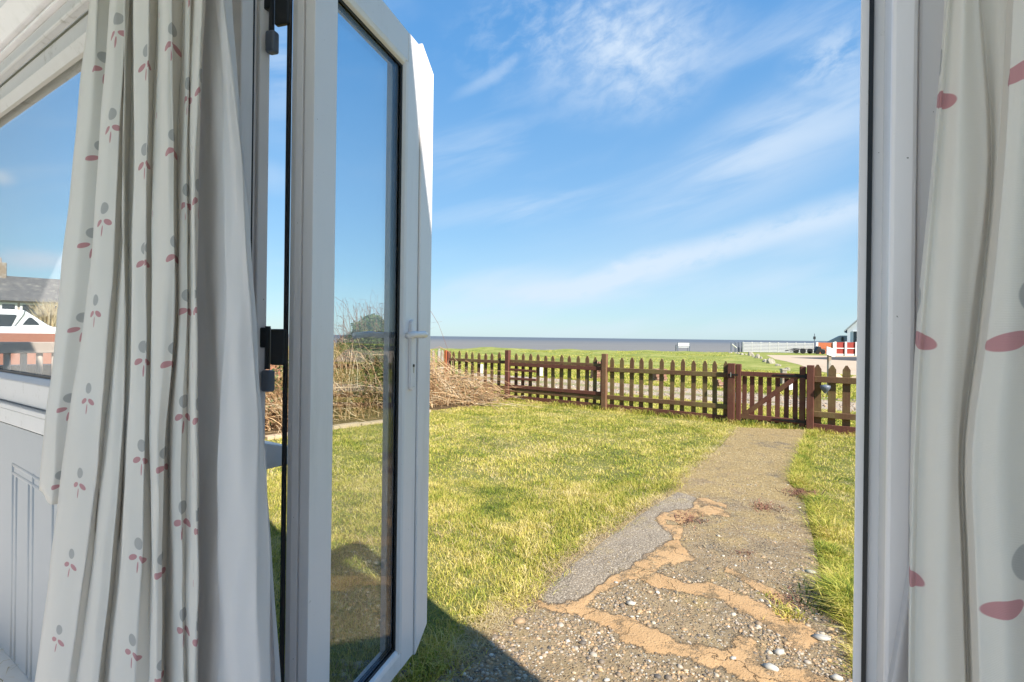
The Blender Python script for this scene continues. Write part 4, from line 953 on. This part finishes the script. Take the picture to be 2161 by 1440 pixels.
MB().box(lx(85), lx(120), -.99, -.4, zt(704), zt(694)).build('cover', 'boat_grey', boat, .03)
MB().box(-4.2, 1.4, -1.02, -1.0, zt(707), zt(703.5)).build('rubbing_strip', 'boat_red', boat)
for x_ in (-3, -.8): MB().box(x_, x_+.15, -.8, .8, 0, hullb+.02).build('cradle', 'wood_old', boat)
# bungalow
hb = at(60, 700, 28); bun = thing('bungalow', 'long bungalow with grey slate roof and white framed windows behind the boat', 'house', (hb[0], hb[1], 0), dR)
ez = at(60, 636, 28)[2]; rz_ = at(60, 600, 31)[2]+.35
MB().box(-9, 2.2, 0, 6.5, 0, ez).build('wall', 'sandstone', bun)
MB().prism([(-.4, ez-.02), (3.25, rz_), (6.9, ez-.02)], -9.4, 2.6, 'x').build('roof', 'slate', bun)
for k, x_ in enumerate((-4.4, -3.2, -2.1, -1.15, -.35, .85)):
    wd = (1.0, .95, .85, .7, 1.0, 1.0)[k]
    f_ = MB().box(x_, x_+wd, -.07, -.004, ez-1.0, ez-.12).build('window', 'paint_white', bun); MB().box(x_+.1, x_+wd-.1, -.09, -.072, ez-.9, ez-.22).build('pane', 'dark_glass', f_)
ch = MB().box(-1.62, -.95, 2.9, 3.6, ez, rz_+.75).build('chimney', 'wood_old', bun); MB().lathe([(.14, rz_+.752), (.11, rz_+1.05)], 10, (-1.28, 3.25)).build('chimney_pot', 'sandstone', ch)
cg = at(108, 690, 23); pl = thing('cordyline', 'pale yellow green spiky shrub right of the boat cabin', 'shrub', (cg[0], cg[1], 0))
o = blades('foliage', RNG.normal(0, .18, (700, 2)), 1.6, .05, 'straw', lean=.35, z0=.9); o.parent = pl
MB().tube([(0, 0, 0), (.03, 0, 1.3)], .08, 7).build('trunk', 'stem_brown', pl)

# ------------------------------------------------------------------ house: wall, window, door frame, room
def wbox(t0, t1, p0, p1, z0, z1): return MB().box(t0, t1, p0, p1, z0, z1)
WLOC = (W0[0], W0[1], 0)
def wpart(mb, name, mat, parent=None, bevel=0, smooth=False):
    o = mb.build(name, mat, parent, bevel, smooth)
    if parent is None: o.location = WLOC; o.rotation_euler.z = WRZ
    return o
TL, TR = -4.2, 2.58                      # room extent along the wall
DL, DR_ = -.109, 1.001                   # door opening
DZ0, DZ1 = .17, 2.19
_, gz0 = wl(0, 789, .03); tg, gz1 = wl(0, 247, .03)
WL_, WR_ = -3.6, -.19                    # window glass extent
rt = lambda t: 2.42+(2.58-t)*.145         # sloping roof / wall top
def wall_piece(t0, t1, z0, z1=None, name='wall'):
    if z1 is None: mb = MB().prism([(t0, z0), (t1, z0), (t1, 2.46), (2.1, 2.76), (1.7, 2.96), (1.3, 3.06), (.2, 3.8), (t0, 3.95)], 0.0, .10, 'y')  # unseen top edge shaped to cast the shadow line on lawn and door leaf
    else: mb = MB().box(t0, t1, 0.0, .10, z0, z1)
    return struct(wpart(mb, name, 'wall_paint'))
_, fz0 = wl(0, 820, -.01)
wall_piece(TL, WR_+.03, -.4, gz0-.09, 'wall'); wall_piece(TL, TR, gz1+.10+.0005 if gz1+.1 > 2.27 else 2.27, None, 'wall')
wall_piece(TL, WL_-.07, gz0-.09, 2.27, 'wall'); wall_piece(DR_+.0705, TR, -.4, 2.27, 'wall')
wall_piece(WR_+.0705, DL-.0705 if DL-.07 > WR_+.071 else WR_+.0715, -.1, 2.27, 'wall') if False else None
# door frame
df = thing('door_frame', 'white plastic frame of the open garden doors', 'door frame', WLOC, WRZ)
def fprof(x0, x1_, z0, z1, name='jamb', hinge_side=1):
    mb = MB(); mb.box(x0, x1_, 0.0, .028, z0, z1)
    s0, s1 = (x0, x1_-.012) if hinge_side == 1 else (x0+.012, x1_)
    mb.box(s0, s1-.003, .0282, .045, z0, z1); mb.box(s0, s1+.006, .0452, .07, z0, z1)
    return mb
fprof(DL-.06, DL, DZ0-.07, DZ1+.07, hinge_side=1).build('jamb', 'upvc', df, .003)
MB().box(DL-.011, DL-.0005, .0282, .0305, DZ0, DZ1).build('gasket', 'gasket', df)
MB().box(DR_, DR_+.020, -.004, .07, DZ0-.07, DZ1+.07).build('jamb', 'upvc', df, .0035)
MB().box(DR_+.0205, DR_+.070, .004, .07, DZ0-.07, DZ1+.07).build('jamb', 'upvc', df, .003)
MB().box(DL, DR_, 0, .07, DZ1, DZ1+.07).build('head', 'upvc', df, .003); MB().box(DL, DR_, 0, .12, .012, DZ0-.01).build('threshold', 'upvc_dirty', df, .003)
# step outside
sheet('step', [WP(DL-.2, .122)[:2], WP(1.3, .122)[:2], WP(1.3, .40)[:2], WP(DL-.2, .40)[:2]], .045, 'smooth_concrete', thick=.1)
# window
win = thing('window', 'white plastic framed window left of the doors', 'window', WLOC, WRZ)
wf = .065
MB().box(WL_-wf, WR_+.018, .0, .07, gz1+.004, gz1+.075).build('frame_rail', 'upvc_dirty', win, .004)
MB().box(WL_-wf, WR_+.018, -.012, .07, gz0-.085, gz0-.004).build('frame_rail', 'upvc_dirty', win, .004)
MB().box(WR_, WR_+.018, .0, .07, gz0-.003, gz1+.003).build('frame_stile', 'upvc', win, .002)
MB().box(WL_-wf, WL_, .0, .07, gz0-.003, gz1+.003).build('frame_stile', 'upvc', win, .002)
MB().prism([(-.014, gz1+.003), (.02, gz1+.003), (.02, gz1-.022), (.006, gz1-.022)], WL_, WR_, 'x').build('glazing_bead', 'upvc_dirty', win, .002)
MB().box(WL_, WR_, .0205, .026, gz1-.012, gz1+.003).build('gasket', 'gasket', win)
MB().prism([(-.014, gz0-.003), (.02, gz0-.003), (.02, gz0+.012), (.006, gz0+.012)], WL_, WR_, 'x').build('glazing_bead', 'upvc', win, .002)
MB().box(WL_, WR_, .0205, .026, gz0-.003, gz0+.02).build('gasket', 'gasket', win)
MB().box(WR_-.008, WR_-.001, .006, .026, gz0, gz1).build('gasket', 'gasket', win)
MB().box(WL_+.001, WR_-.001, .028, .032, gz0-.002, gz1+.002).build('glass_pane', 'glass_thin', win)
MB().prism([(.071, gz0-.07), (.17, gz0-.10), (.17, gz0-.13), (.071, gz0-.13)], WL_-.1, -.115, 'x').build('outer_sill', 'sill_blue', win, .003)
# head mouldings above the window
def mould(y_top, y_bot, p, mat='upvc_dirty', name='moulding'):
    _, a = wl(0, y_top, p); _, b = wl(0, y_bot, p); return a, b
hm = thing('head_moulding', 'stepped white moulding boards above the left window', 'moulding', WLOC, WRZ)
za = gz1+.076
MB().box(-4.0, WR_, -.030, -.001, za, za+.045).build('board', 'upvc_dirty', hm, .006)
MB().box(-4.0, WR_, -.045, -.001, za+.047, za+.058).build('bead', 'upvc', hm, .004)
MB().box(-4.0, WR_, -.036, -.001, za+.060, za+.074).build('bead', 'upvc', hm, .004)
MB().prism([(-.001, za+.076), (-.05, za+.076), (-.085, za+.13), (-.09, za+.17), (-.001, za+.17)], -4.0, WR_, 'x').build('cornice', 'upvc', hm, .004)
MB().box(-4.0, WR_, -.11, -.001, za+.172, za+.25).build('board', 'upvc_dirty', hm, .006)
# boards under the window
_, y825 = wl(0, 826, -.03); _, y868 = wl(0, 872, -.03)
bs = thing('sill_board', 'scuffed white boards with dark joints under the left window', 'sill', WLOC, WRZ)
zb = gz0-.088
MB().box(-4.0, WR_, -.030, -.001, zb-.018, zb).build('bead', 'upvc_dirty', bs, .003)
MB().box(-4.0, WR_, -.022, -.001, zb-.075, zb-.021).build('board', 'upvc_dirty', bs, .003)
MB().box(-4.0, WR_, -.006, -.001, zb-.082, zb-.0755).build('gap', 'gasket', bs); MB().box(-4.0, WR_, -.012, -.001, zb-.0208, zb-.0182).build('gap', 'gasket', bs)
# embossed wall panel with raised ridges
ep = thing('embossed_panel', 'white embossed wall panel with thin raised ridges under the left window', 'wall panel', WLOC, WRZ)
zt_ = zb-.084
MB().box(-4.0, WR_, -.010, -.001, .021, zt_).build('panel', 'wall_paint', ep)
for px_ in (25, 33, 59, 68, 110):
    t_, _z = wl(px_, 1100, -.012); MB().tube([(t_, -.004, .03), (t_, -.004, zt_-.14-(.04 if px_ in (59, 33) else 0))], .0095, 12).build('ridge', 'wall_paint', ep, smooth=True)
ta, _ = wl(25, 1000, -.012); tb, _ = wl(110, 1000, -.012)
for dz in (0, .03): MB().tube([(ta, -.004, zt_-.14-dz), (tb, -.004, zt_-.155-dz)], .0095, 12).build('ridge', 'wall_paint', ep, smooth=True)
# room
RD = -3.6
struct(wpart(MB().box(TL, TR, RD, -.0, -.02, .02), 'floor', 'floor'))
def ceil(t0, t1, p0, p1):
    return MB().hexa([(t0, p0, rt(t0)), (t1, p0, rt(t1)), (t1, p1, rt(t1)), (t0, p1, rt(t0)), (t0, p0, rt(t0)+.12), (t1, p0, rt(t1)+.12), (t1, p1, rt(t1)+.12), (t0, p1, rt(t0)+.12)])
# unseen ceiling; openings added behind the camera to brighten the room with sun
struct(wpart(ceil(TL, TR, -1.3, -.001), 'ceiling', 'wall_paint')); struct(wpart(ceil(TL, TR, RD, RD+.25), 'ceiling', 'wall_paint'))
for a, b in ((TL, -3.9), (-2.0, -1.85), (.3, .45), (2.4, TR)): struct(wpart(ceil(a, b, RD+.251, -1.301), 'ceiling', 'wall_paint'))
struct(wpart(MB().box(TR-.1, TR, -1.3, -.0, .021, 2.41), 'wall', 'wall_paint')); struct(wpart(MB().box(TR-.1, TR, RD, -1.3, .021, .55), 'wall', 'wall_paint'))
struct(wpart(MB().box(TR-.1, TR, RD, -1.3, 2.2, 2.41), 'wall', 'wall_paint'))
struct(wpart(MB().box(TL, TL+.1, RD, 0, .021, 3.3), 'wall', 'wall_paint'))
for a in (TL, -2.2, -.2, TR-.1): struct(wpart(MB().box(a, a+.1, RD, RD+.08, .021, rt(a+.1)-.002), 'wall', 'wall_paint'))
struct(wpart(MB().box(TL, TR, RD-.1, RD-.001, .021, .3), 'wall', 'wall_paint'))

# ------------------------------------------------------------------ door leaves
LD = Vector((.28, .96)).normalized(); PH = Vector(W0)+Vector(N2)*.098        # leaf direction; inner hinge corner
hc = ray(657, 711)[0]; 
# put the inner hinge corner on the sight line of x=657 at the same depth
PH = Vector((hc*PH.y, PH.y))
LRZ = math.atan2(LD.y, LD.x)
def lw(px, q=0.0, y=711):                 # pixel column -> distance along the leaf on plane q (y outward)
    r = ray(px, y)[0]; ox, oy = PH.x-LD.y*q, PH.y+LD.x*q
    return (r*oy-ox)/(LD.x-r*LD.y)
def leaf(name, label, loc, rz, W, mir, hz0, hz1, gl0, gl1, sgn=1):
    root = thing(name, label, 'door', loc, rz, None)
    m_ = (lambda a, b: (a, b)) if not mir else (lambda a, b: (-b, -a))
    def bx(x0, x1_, y0, y1, z0, z1, nm, mat, bev=.003, par=root):
        y0, y1 = m_(y0, y1); return MB().box(x0, x1_, y0, y1, z0, z1).build(nm, mat, par, bev)
    TH = .066
    bt, bb = gl1, gl0                      # glass top/bottom z
    sl, sr_ = lw(706) if not mir else .085, W-.085
    if not mir: sr_ = lw(842, .012)
    # stiles with stepped hinge edge
    for (x0, x1_, hinge) in ((0, sl, True), (sr_, W, False)):
        if hinge:
            prof = [(.0, .0), (.0, .025), (.012, .0255), (.012, .031), (.002, .0315), (.002, .050), (.008, .0505), (.008, TH), (sl-.014, TH), (sl-.014, .05), (sl-.014, .016), (sl-.002, .008), (sl-.002, 0)]
        else:
            prof = [(sr_+.016, 0), (W, 0), (W, TH), (sr_+.016, TH)]
        if mir: prof = [(a if a > .05 else a*.3, -b) for a, b in prof]
        MB().prism(prof, hz0, hz1, 'z').build('stile', 'upvc', root, .0015)
    e1 = .012
    x0r, x1r = sl-.0135, sr_+.0155
    bx(x0r, x1r, 0, TH, hz1-(hz1-bt)+.014, hz1, 'top_rail', 'upvc'); bx(x0r, x1r, 0, TH, hz0, bb-.014, 'bottom_rail', 'upvc')
    # beads (sloped towards the glass) and gaskets
    def pr(prof, a, b, ax, nm, mat):
        if mir: prof = [((u, -v) if ax == 'z' else (-u, v)) for u, v in prof]
        return MB().prism(prof, a, b, ax).build(nm, mat, root, .0015)
    pr([(sr_+.0155, -.001), (sr_+.0155, .012), (sr_+.001, .012), (sr_+.007, .003)], bb-.014, bt+.014, 'z', 'glazing_bead', 'upvc')
    pr([(-.001, bt+.0135), (.012, bt+.0135), (.012, bt-.002), (.003, bt+.003)], x0r, sr_, 'x', 'glazing_bead', 'upvc')
    pr([(-.001, bb-.0135), (.012, bb-.0135), (.012, bb+.002), (.003, bb-.003)], x0r, sr_, 'x', 'glazing_bead', 'upvc')
    bx(sr_-.004, sr_+.014, .0125, .0165, bb-.01, bt+.01, 'gasket', 'gasket', 0); bx(x0r+.001, sr_-.0045, .0125, .0165, bt-.006, bt+.012, 'gasket', 'gasket', 0); bx(x0r+.001, sr_-.0045, .0125, .0165, bb-.012, bb+.006, 'gasket', 'gasket', 0)
    bx(x0r+.002, sr_+.012, .0175, .0215, bb-.012, bt+.012, 'glass_pane', 'glass', 0)
    bx(x0r+.002, sr_+.012, .0375, .0415, bb-.012, bt+.012, 'glass_pane', 'glass', 0)
    bx(sr_-.003, sr_+.004, .0222, .0370, bb+.002, bt-.002, 'spacer_bar', 'spacer', 0); bx(x0r+.003, sr_-.0032, .0222, .0370, bt-.005, bt+.002, 'spacer_bar', 'spacer', 0); bx(x0r+.003, sr_-.0032, .0222, .0370, bb-.002, bb+.005, 'spacer_bar', 'spacer', 0)
    bx(sr_-.006, sr_+.0152, .0420, .060, bb-.010, bt+.010, 'glazing_bead', 'upvc', .002)
    # hinge edge weather gasket
    if not mir: bx(-.003, .008, TH+.0005, TH+.005, hz0, hz1, 'weather_seal', 'gasket', 0)
    return root
h_top = EYE+ray(871, 78)[1]*(PH.y+LD.y*.50); h_bot = EYE+ray(868, 1392)[1]*(PH.y+LD.y*.50)
Wleaf = lw(880)
zt_leaf = EYE+ray(870.6, 78)[1]*(PH.y+LD.y*lw(871, 0, 78)); zb_leaf = EYE+ray(868, 1385)[1]*(PH.y+LD.y*lw(868, 0, 1385))
gtop = EYE+ray(846, 132)[1]*(PH.y+LD.y*lw(846, .012, 132)); gbot = EYE+ray(805, 1362)[1]*(PH.y+LD.y*lw(830, .012, 1362))
gbot = EYE+ray(826, 1370)[1]*(PH.y+LD.y*lw(838, .012, 1366))
print('LEAF', PH, Wleaf, zt_leaf, zb_leaf, gtop, gbot, 'WIN', gz0, gz1, 'S', sP2, sG1, sG2, 'corner', corner)
left = leaf('garden_door', 'left white glazed door leaf standing open with lever handle and sunlit edge', (PH.x, PH.y, 0), LRZ, Wleaf, False, zb_leaf, zt_leaf, gbot, gtop)
# astragal (meeting stile flange) with chamfered ends
aw0, aw1 = Wleaf+.0025, lw(909, -.006)
ast = MB().hexa([(aw0, -.006, zb_leaf-.005), (aw1, -.006, zb_leaf+.05), (aw1, .055, zb_leaf+.05), (aw0, .055, zb_leaf-.005), (aw0, -.006, zt_leaf+.012), (aw1, -.006, zt_leaf-.045), (aw1, .055, zt_leaf-.045), (aw0, .055, zt_leaf+.012)]).build('meeting_flange', 'upvc', left, .003)
MB().box(aw0-.0023, aw0-.0002, .001, .05, zb_leaf, zt_leaf).build('gasket', 'gasket', left)
# handle
hw = lw(873, -.01); hz = EYE+ray(870, 708)[1]*(PH.y+LD.y*hw)
kz = lambda y: EYE+ray(872, y)[1]*(PH.y+LD.y*hw)
bpz0, bpz1 = kz(824), kz(675)
def rr(w, z0, z1, n=6):
    pts = []
    for k in range(n+1): t = math.pi*k/n; pts.append((w*math.cos(t), z1-w+w*math.sin(t)))
    for k in range(n+1): t = math.pi+math.pi*k/n; pts.append((w*math.cos(t), z0+w+w*math.sin(t)))
    return pts
hd = MB().prism([(hw+a, b) for a, b in rr(.014, bpz0, bpz1)], -.011, -.0005).build('handle_plate', 'upvc', left, .002)
MB().tube([(hw, -.011, hz), (hw, -.040, hz), (hw-.004, -.050, hz+.002), (hw-.02, -.055, hz+.004), (hw-.075, -.052, hz+.003), (hw-.115, -.050, hz-.002)], .0095, 10).build('lever', 'upvc', hd, smooth=True)
kzc = kz(772)
MB().prism([(hw+.0052*math.cos(k*math.pi/6), kzc+.0052*math.sin(k*math.pi/6)) for k in range(12)], -.0122, -.0112).build('keyhole', 'black_iron', hd)
MB().box(hw-.0026, hw+.0026, -.0125, -.0112, kzc-.022, kzc-.004).build('keyhole_slot', 'steel', hd)
for z_ in (bpz0+.012,): MB().lathe([(.003, 0), (.003, .001)], 8).build('screw', 'steel', hd, loc=(hw, -.0122, z_))
h2 = MB().prism([(hw+a, b) for a, b in rr(.014, bpz0, bpz1)], .0665, .076).build('outer_handle_plate', 'upvc', left, .002)
MB().tube([(hw, .076, hz), (hw, .105, hz), (hw-.01, .116, hz), (hw-.03, .119, hz+.002), (hw-.12, .116, hz-.002)], .0095, 10).build('lever', 'upvc', h2, smooth=True)
# hinges between leaf and jamb
def hinge(ymid, parent):
    z_ = EYE+ray(585, ymid)[1]*PH.y
    r_ = MB().box(-.010, .002, TH_-.012, TH_+.024, z_-.038, z_+.042).build('hinge_block', 'hinge_dark', parent, .003)
    MB().tube([(-.006, TH_+.034, z_-.048), (-.006, TH_+.034, z_+.048)], .006).build('hinge_pin', 'hinge_dark', r_)
    MB().box(-.016, .004, TH_+.020, TH_+.044, z_-.098, z_-.050).build('hinge_cover', 'hinge_grey', r_, .005)
    MB().box(-.012, .002, TH_+.030, TH_+.060, z_+.000, z_+.045).build('hinge_arm', 'hinge_dark', r_, .003)
TH_ = .076
hinge(735, left); hinge(5, left); hinge(1500, left)
# right leaf
rx, ry, _z = WP(.949+.033, .105); ang = math.atan2(N2[1], N2[0])-math.radians(4.5)
right = leaf('garden_door', 'right white door leaf seen edge on, standing open by the right curtain', (rx, ry, 0), ang, Wleaf, True, zb_leaf, zt_leaf+.0, gbot, gtop)
# mirrored: inner face towards the opening (local +y is left), so shift body to the right
MB().box(-.0040, -.0005, -.0125, -.008, zb_leaf, zt_leaf).build('gasket', 'gasket', right)

# ------------------------------------------------------------------ curtains
YL = (0, 350, 700, 900, 1100, 1440)
def curtain(name, cols, ylev, mat, label, z_lo, z_hi, rows=90, sub=7, seed=0, wr=.004, group=None, phase=None, vfix=None):
    rg = np.random.default_rng(seed); nC = len(cols); zs = np.linspace(z_hi, z_lo, rows)
    Tc = np.zeros((nC, rows)); Pc = np.zeros((nC, rows))
    for i, (xs, p) in enumerate(cols):
        ps = p if isinstance(p, (list, tuple)) else [p]*len(ylev)
        tz = [wl(x, y, pp) for x, y, pp in zip(xs, ylev, ps)]
        z_ = np.array([a[1] for a in tz])[::-1]; t_ = np.array([a[0] for a in tz])[::-1]; p_ = np.array(ps)[::-1]
        # smooth interpolation with linear extrapolation
        s0 = (t_[1]-t_[0])/(z_[1]-z_[0]); s1 = (t_[-1]-t_[-2])/(z_[-1]-z_[-2])
        m = np.gradient(t_, z_); T = np.empty(rows)
        for k, zz in enumerate(zs):
            if zz <= z_[0]: T[k] = t_[0]+s0*(zz-z_[0])
            elif zz >= z_[-1]: T[k] = t_[-1]+s1*(zz-z_[-1])
            else:
                j = np.searchsorted(z_, zz)-1; h_ = z_[j+1]-z_[j]; u = (zz-z_[j])/h_
                T[k] = (2*u**3-3*u**2+1)*t_[j]+(u**3-2*u**2+u)*h_*m[j]+(-2*u**3+3*u**2)*t_[j+1]+(u**3-u**2)*h_*m[j+1]
        Tc[i] = T; Pc[i] = np.interp(zs, z_, p_)
    cT, cP, cu = [], [], []
    for i in range(nC-1):
        for k in range(sub):
            f = k/sub; g = (1-math.cos(f*math.pi))/2; ft = f
            cT.append(Tc[i]*(1-ft)+Tc[i+1]*ft); cP.append(Pc[i]*(1-g)+Pc[i+1]*g)
    cT.append(Tc[-1]); cP.append(Pc[-1]); cT = np.array(cT); cP = np.array(cP); n = len(cT)
    ph = rg.uniform(0, 6, 6); I = np.arange(n)[:, None]
    cP = cP + wr*(np.sin(zs[None]*5+I*.23+ph[0])*.6+np.sin(zs[None]*13+I*.5+ph[1])*.3+np.sin(zs[None]*29-I*.8+ph[2])*.14)
    cT = cT + wr*.35*np.sin(zs[None]*7+I*.35+ph[3])
    mid = rows//2
    d = np.hypot(np.diff(cT[:, mid]), np.diff(cP[:, mid])); u = np.concatenate([[0], np.cumsum(d)])
    arc = np.vstack([np.zeros((1, rows)), np.cumsum(np.hypot(np.diff(cT, axis=0), np.diff(cP, axis=0)), 0)])
    Uu = np.repeat(u[:, None], rows, 1)
    if phase:
        U_, anc = phase; pos = [a_[0]*sub for a_ in anc]
        for ii in range(n):
            q = int(np.argmin([abs(ii-pp_) for pp_ in pos])); pq = int(round(pos[q]))
            Uu[ii] = U_*(anc[q][1]+.5)+np.clip(arc[ii]-arc[pq]+(anc[q][2] if len(anc[q]) > 2 else 0), -.49*U_, .49*U_)
    V = np.zeros((n, rows, 3)); V[..., 0] = W0[0]+T2[0]*cT+N2[0]*cP; V[..., 1] = W0[1]+T2[1]*cT+N2[1]*cP; V[..., 2] = zs[None]
    i0 = (np.arange(n-1)[:, None]*rows+np.arange(rows-1)[None]).ravel(); idx = np.stack([i0, i0+1, i0+rows+1, i0+rows], -1).ravel()
    me = bpy.data.meshes.new(name); me.vertices.add(n*rows); me.vertices.foreach_set('co', V.astype(np.float32).ravel())
    me.loops.add(len(idx)); me.loops.foreach_set('vertex_index', idx.astype(np.int32)); me.polygons.add(len(i0)); me.polygons.foreach_set('loop_start', np.arange(0, len(idx), 4, dtype=np.int32)); me.update(calc_edges=True)
    me.polygons.foreach_set('use_smooth', [True]*len(me.polygons))
    uvl = me.uv_layers.new(name='UVMap'); UV = np.stack([Uu.ravel(), np.tile(zs, n)], -1)[idx]; uvl.data.foreach_set('uv', UV.astype(np.float32).ravel())
    me.materials.append(mat); o = bpy.data.objects.new(name, me); COL.objects.link(o)
    so = o.modifiers.new('cloth', 'SOLIDIFY'); so.thickness = .0016
    return tag(o, label, 'curtain', group)
zc = lambda x, y, p: wl(x, y, p)[1]
fabA = fabric('printed_cotton', True, .15, .205, 0, zc(222, 115, -.11)-.022-.1025)
fabB = fabric('printed_cotton_front', True, .15, .2, 0, zc(230, 632, -.14)-.022-.1)
fabC = fabric('plain_lining', False, trans=.4, col=(.88, .85, .84))
fabR = fabric('printed_cotton_right', True, .19, zc(2155, 40, -.088)-zc(2155, 612, -.088), 0, zc(2155, 612, -.088)-.028-.5*(zc(2155, 40, -.088)-zc(2155, 612, -.088)), 1.1, trans=.35)
fabS = fabric('sheer_lining', False, trans=.5, col=(.83, .80, .80))
B_, Fq = -.065, -.135
curtain('curtain', [((186, 155, 116, 92, 78, 70), -.10), ((205, 180, 146, 118, 104, 90), -.125), ((232, 215, 180, 150, 132, 110), -.10), ((262, 240, 215, 190, 170, 150), -.075)],
        YL, fabA, 'shorter printed curtain drop at the far left ending above the floor', wl(100, 1044, -.1)[1], 2.62, seed=1, phase=(.15, [(1.7, 0)]))
CB = [
  ((233, 207, 172, 140, 120, 73), -.115), ((248, 226, 192, 172, 152, 105), -.155), ((262, 250, 232, 214, 192, 143), -.14), ((265, 258, 240, 223, 204, 160), -.105),
  ((268, 262, 252, 240, 228, 190), -.128), ((271, 266, 264, 256, 243, 210), -.115), ((273, 270, 270, 264, 249, 216), -.075),
  ((292, 290, 288, 285, 275, 250), -.14), ((318, 312, 306, 305, 303, 290), -.135), ((331, 322, 318, 315, 317, 313), -.09), ((336, 327, 323, 320, 321, 318), -.115),
  ((352, 352, 350, 338, 335, 331), -.165), ((368, 366, 364, 348, 345, 342), -.15), ((384, 377, 372, 352, 349, 346), -.10),
  ((394, 386, 382, 372, 370, 370), -.12), ((402, 393, 391, 386, 386, 390), -.115), ((406, 398, 396, 391, 391, 395), -.095), ((428, 416, 415, 416, 416, 412), -.13), ((430, 419, 418, 419, 419, 415), -.115)]
CB = [(a, -.125+(b+.125)*.45) for a, b in CB]
curtain('curtain', CB, YL, fabB, 'front printed curtain with deep folds, pink petals and grey dots, left of the doors', .16, 2.62, seed=2, wr=.0035, phase=(.15, [(1.1, 0), (7.7, 1), (12.2, 3), (15.3, 4), (18, 6)]))
curtain('curtain', [((415, 405, 400, 400, 400, 395), -.085), ((438, 432, 432, 434, 432, 425), -.07), ((452, 472, 476, 466, 460, 450), -.088), ((455, 476, 480, 470, 464, 455), -.098), ((468, 492, 505, 505, 505, 500), -.105), ((480, 510, 530, 540, 542, 545), -.098), ((486, 519, 541, 554, 561, 570), -.082)],
  YL, fabC, 'plain white lining curtain hanging beside the open door', .16, 2.62, seed=3, wr=.007)
curtain('curtain', [((440, 460, 480, 500, 500, 490), -.045), ((460, 490, 510, 530, 540, 545), -.06), ((482, 515, 537, 549, 562, 584), -.052), ((484, 517, 539, 551, 566, 591), -.040)],
  YL, fabS, 'sheer white lining layer showing behind the plain curtain next to the door gap', .16, 2.62, seed=4, wr=.003)
YR = (0, 350, 700, 940, 1200, 1440)
curtain('curtain', [((1995, 1967, 1934, 1922, 1918, 1915), -.050), ((1999, 1972, 1942, 1930, 1922, 1919), -.062), ((2008, 1984, 1956, 1942, 1934, 1930), -.058), ((2035, 2022, 2005, 1995, 1992, 1994), -.066), ((2064, 2082, 2045, 2022, 2028, 2034), -.060),
  ((2070, 2092, 2062, 2033, 2038, 2046), -.051), ((2128, 2106, 2068, 2037, 2043, 2051), -.060), ((2138, 2118, 2084, 2052, 2060, 2068), -.085), ((2165, 2150, 2130, 2110, 2115, 2120), -.088), ((2230, 2220, 2210, 2200, 2200, 2200), -.07), ((2300, 2300, 2300, 2300, 2300, 2300), -.09), ((2420, 2420, 2420, 2420, 2420, 2420), -.05), ((2560, 2560, 2560, 2560, 2560, 2560), -.08), ((2800, 2800, 2800, 2800, 2800, 2800), -.05)],
  YR, fabR, 'right hand printed curtain close to the camera with large petals', .16, 2.40, seed=5, wr=.0012, sub=9, phase=(.19, [(0, 0, .009), (8.7, 2)]))
curtain('curtain', [((2010, 1985, 1960, 1950, 1915, 1872), -.035), ((2030, 2000, 1975, 1965, 1925, 1884), -.046), ((2050, 2020, 2000, 1985, 1960, 1930), -.036), ((2080, 2060, 2040, 2020, 2010, 2000), -.038)],
  YR, fabS, 'sheer lining edge flaring out at the foot of the right curtain', .16, 2.40, seed=6, wr=.001)
# curtain rail above
rl = thing('curtain_rail', 'white curtain rail above the doors', 'curtain rail', WLOC, WRZ)
MB().box(-1.2, 1.75, -.14, -.06, 2.40, 2.425).build('track', 'upvc', rl, .003) if False else MB().box(.95, 1.68, -.10, -.04, 2.405, 2.43).build('track', 'upvc', rl, .003)
MB().box(-1.6, .1, -.15, -.05, 2.625, 2.65).build('track', 'upvc', rl, .003)
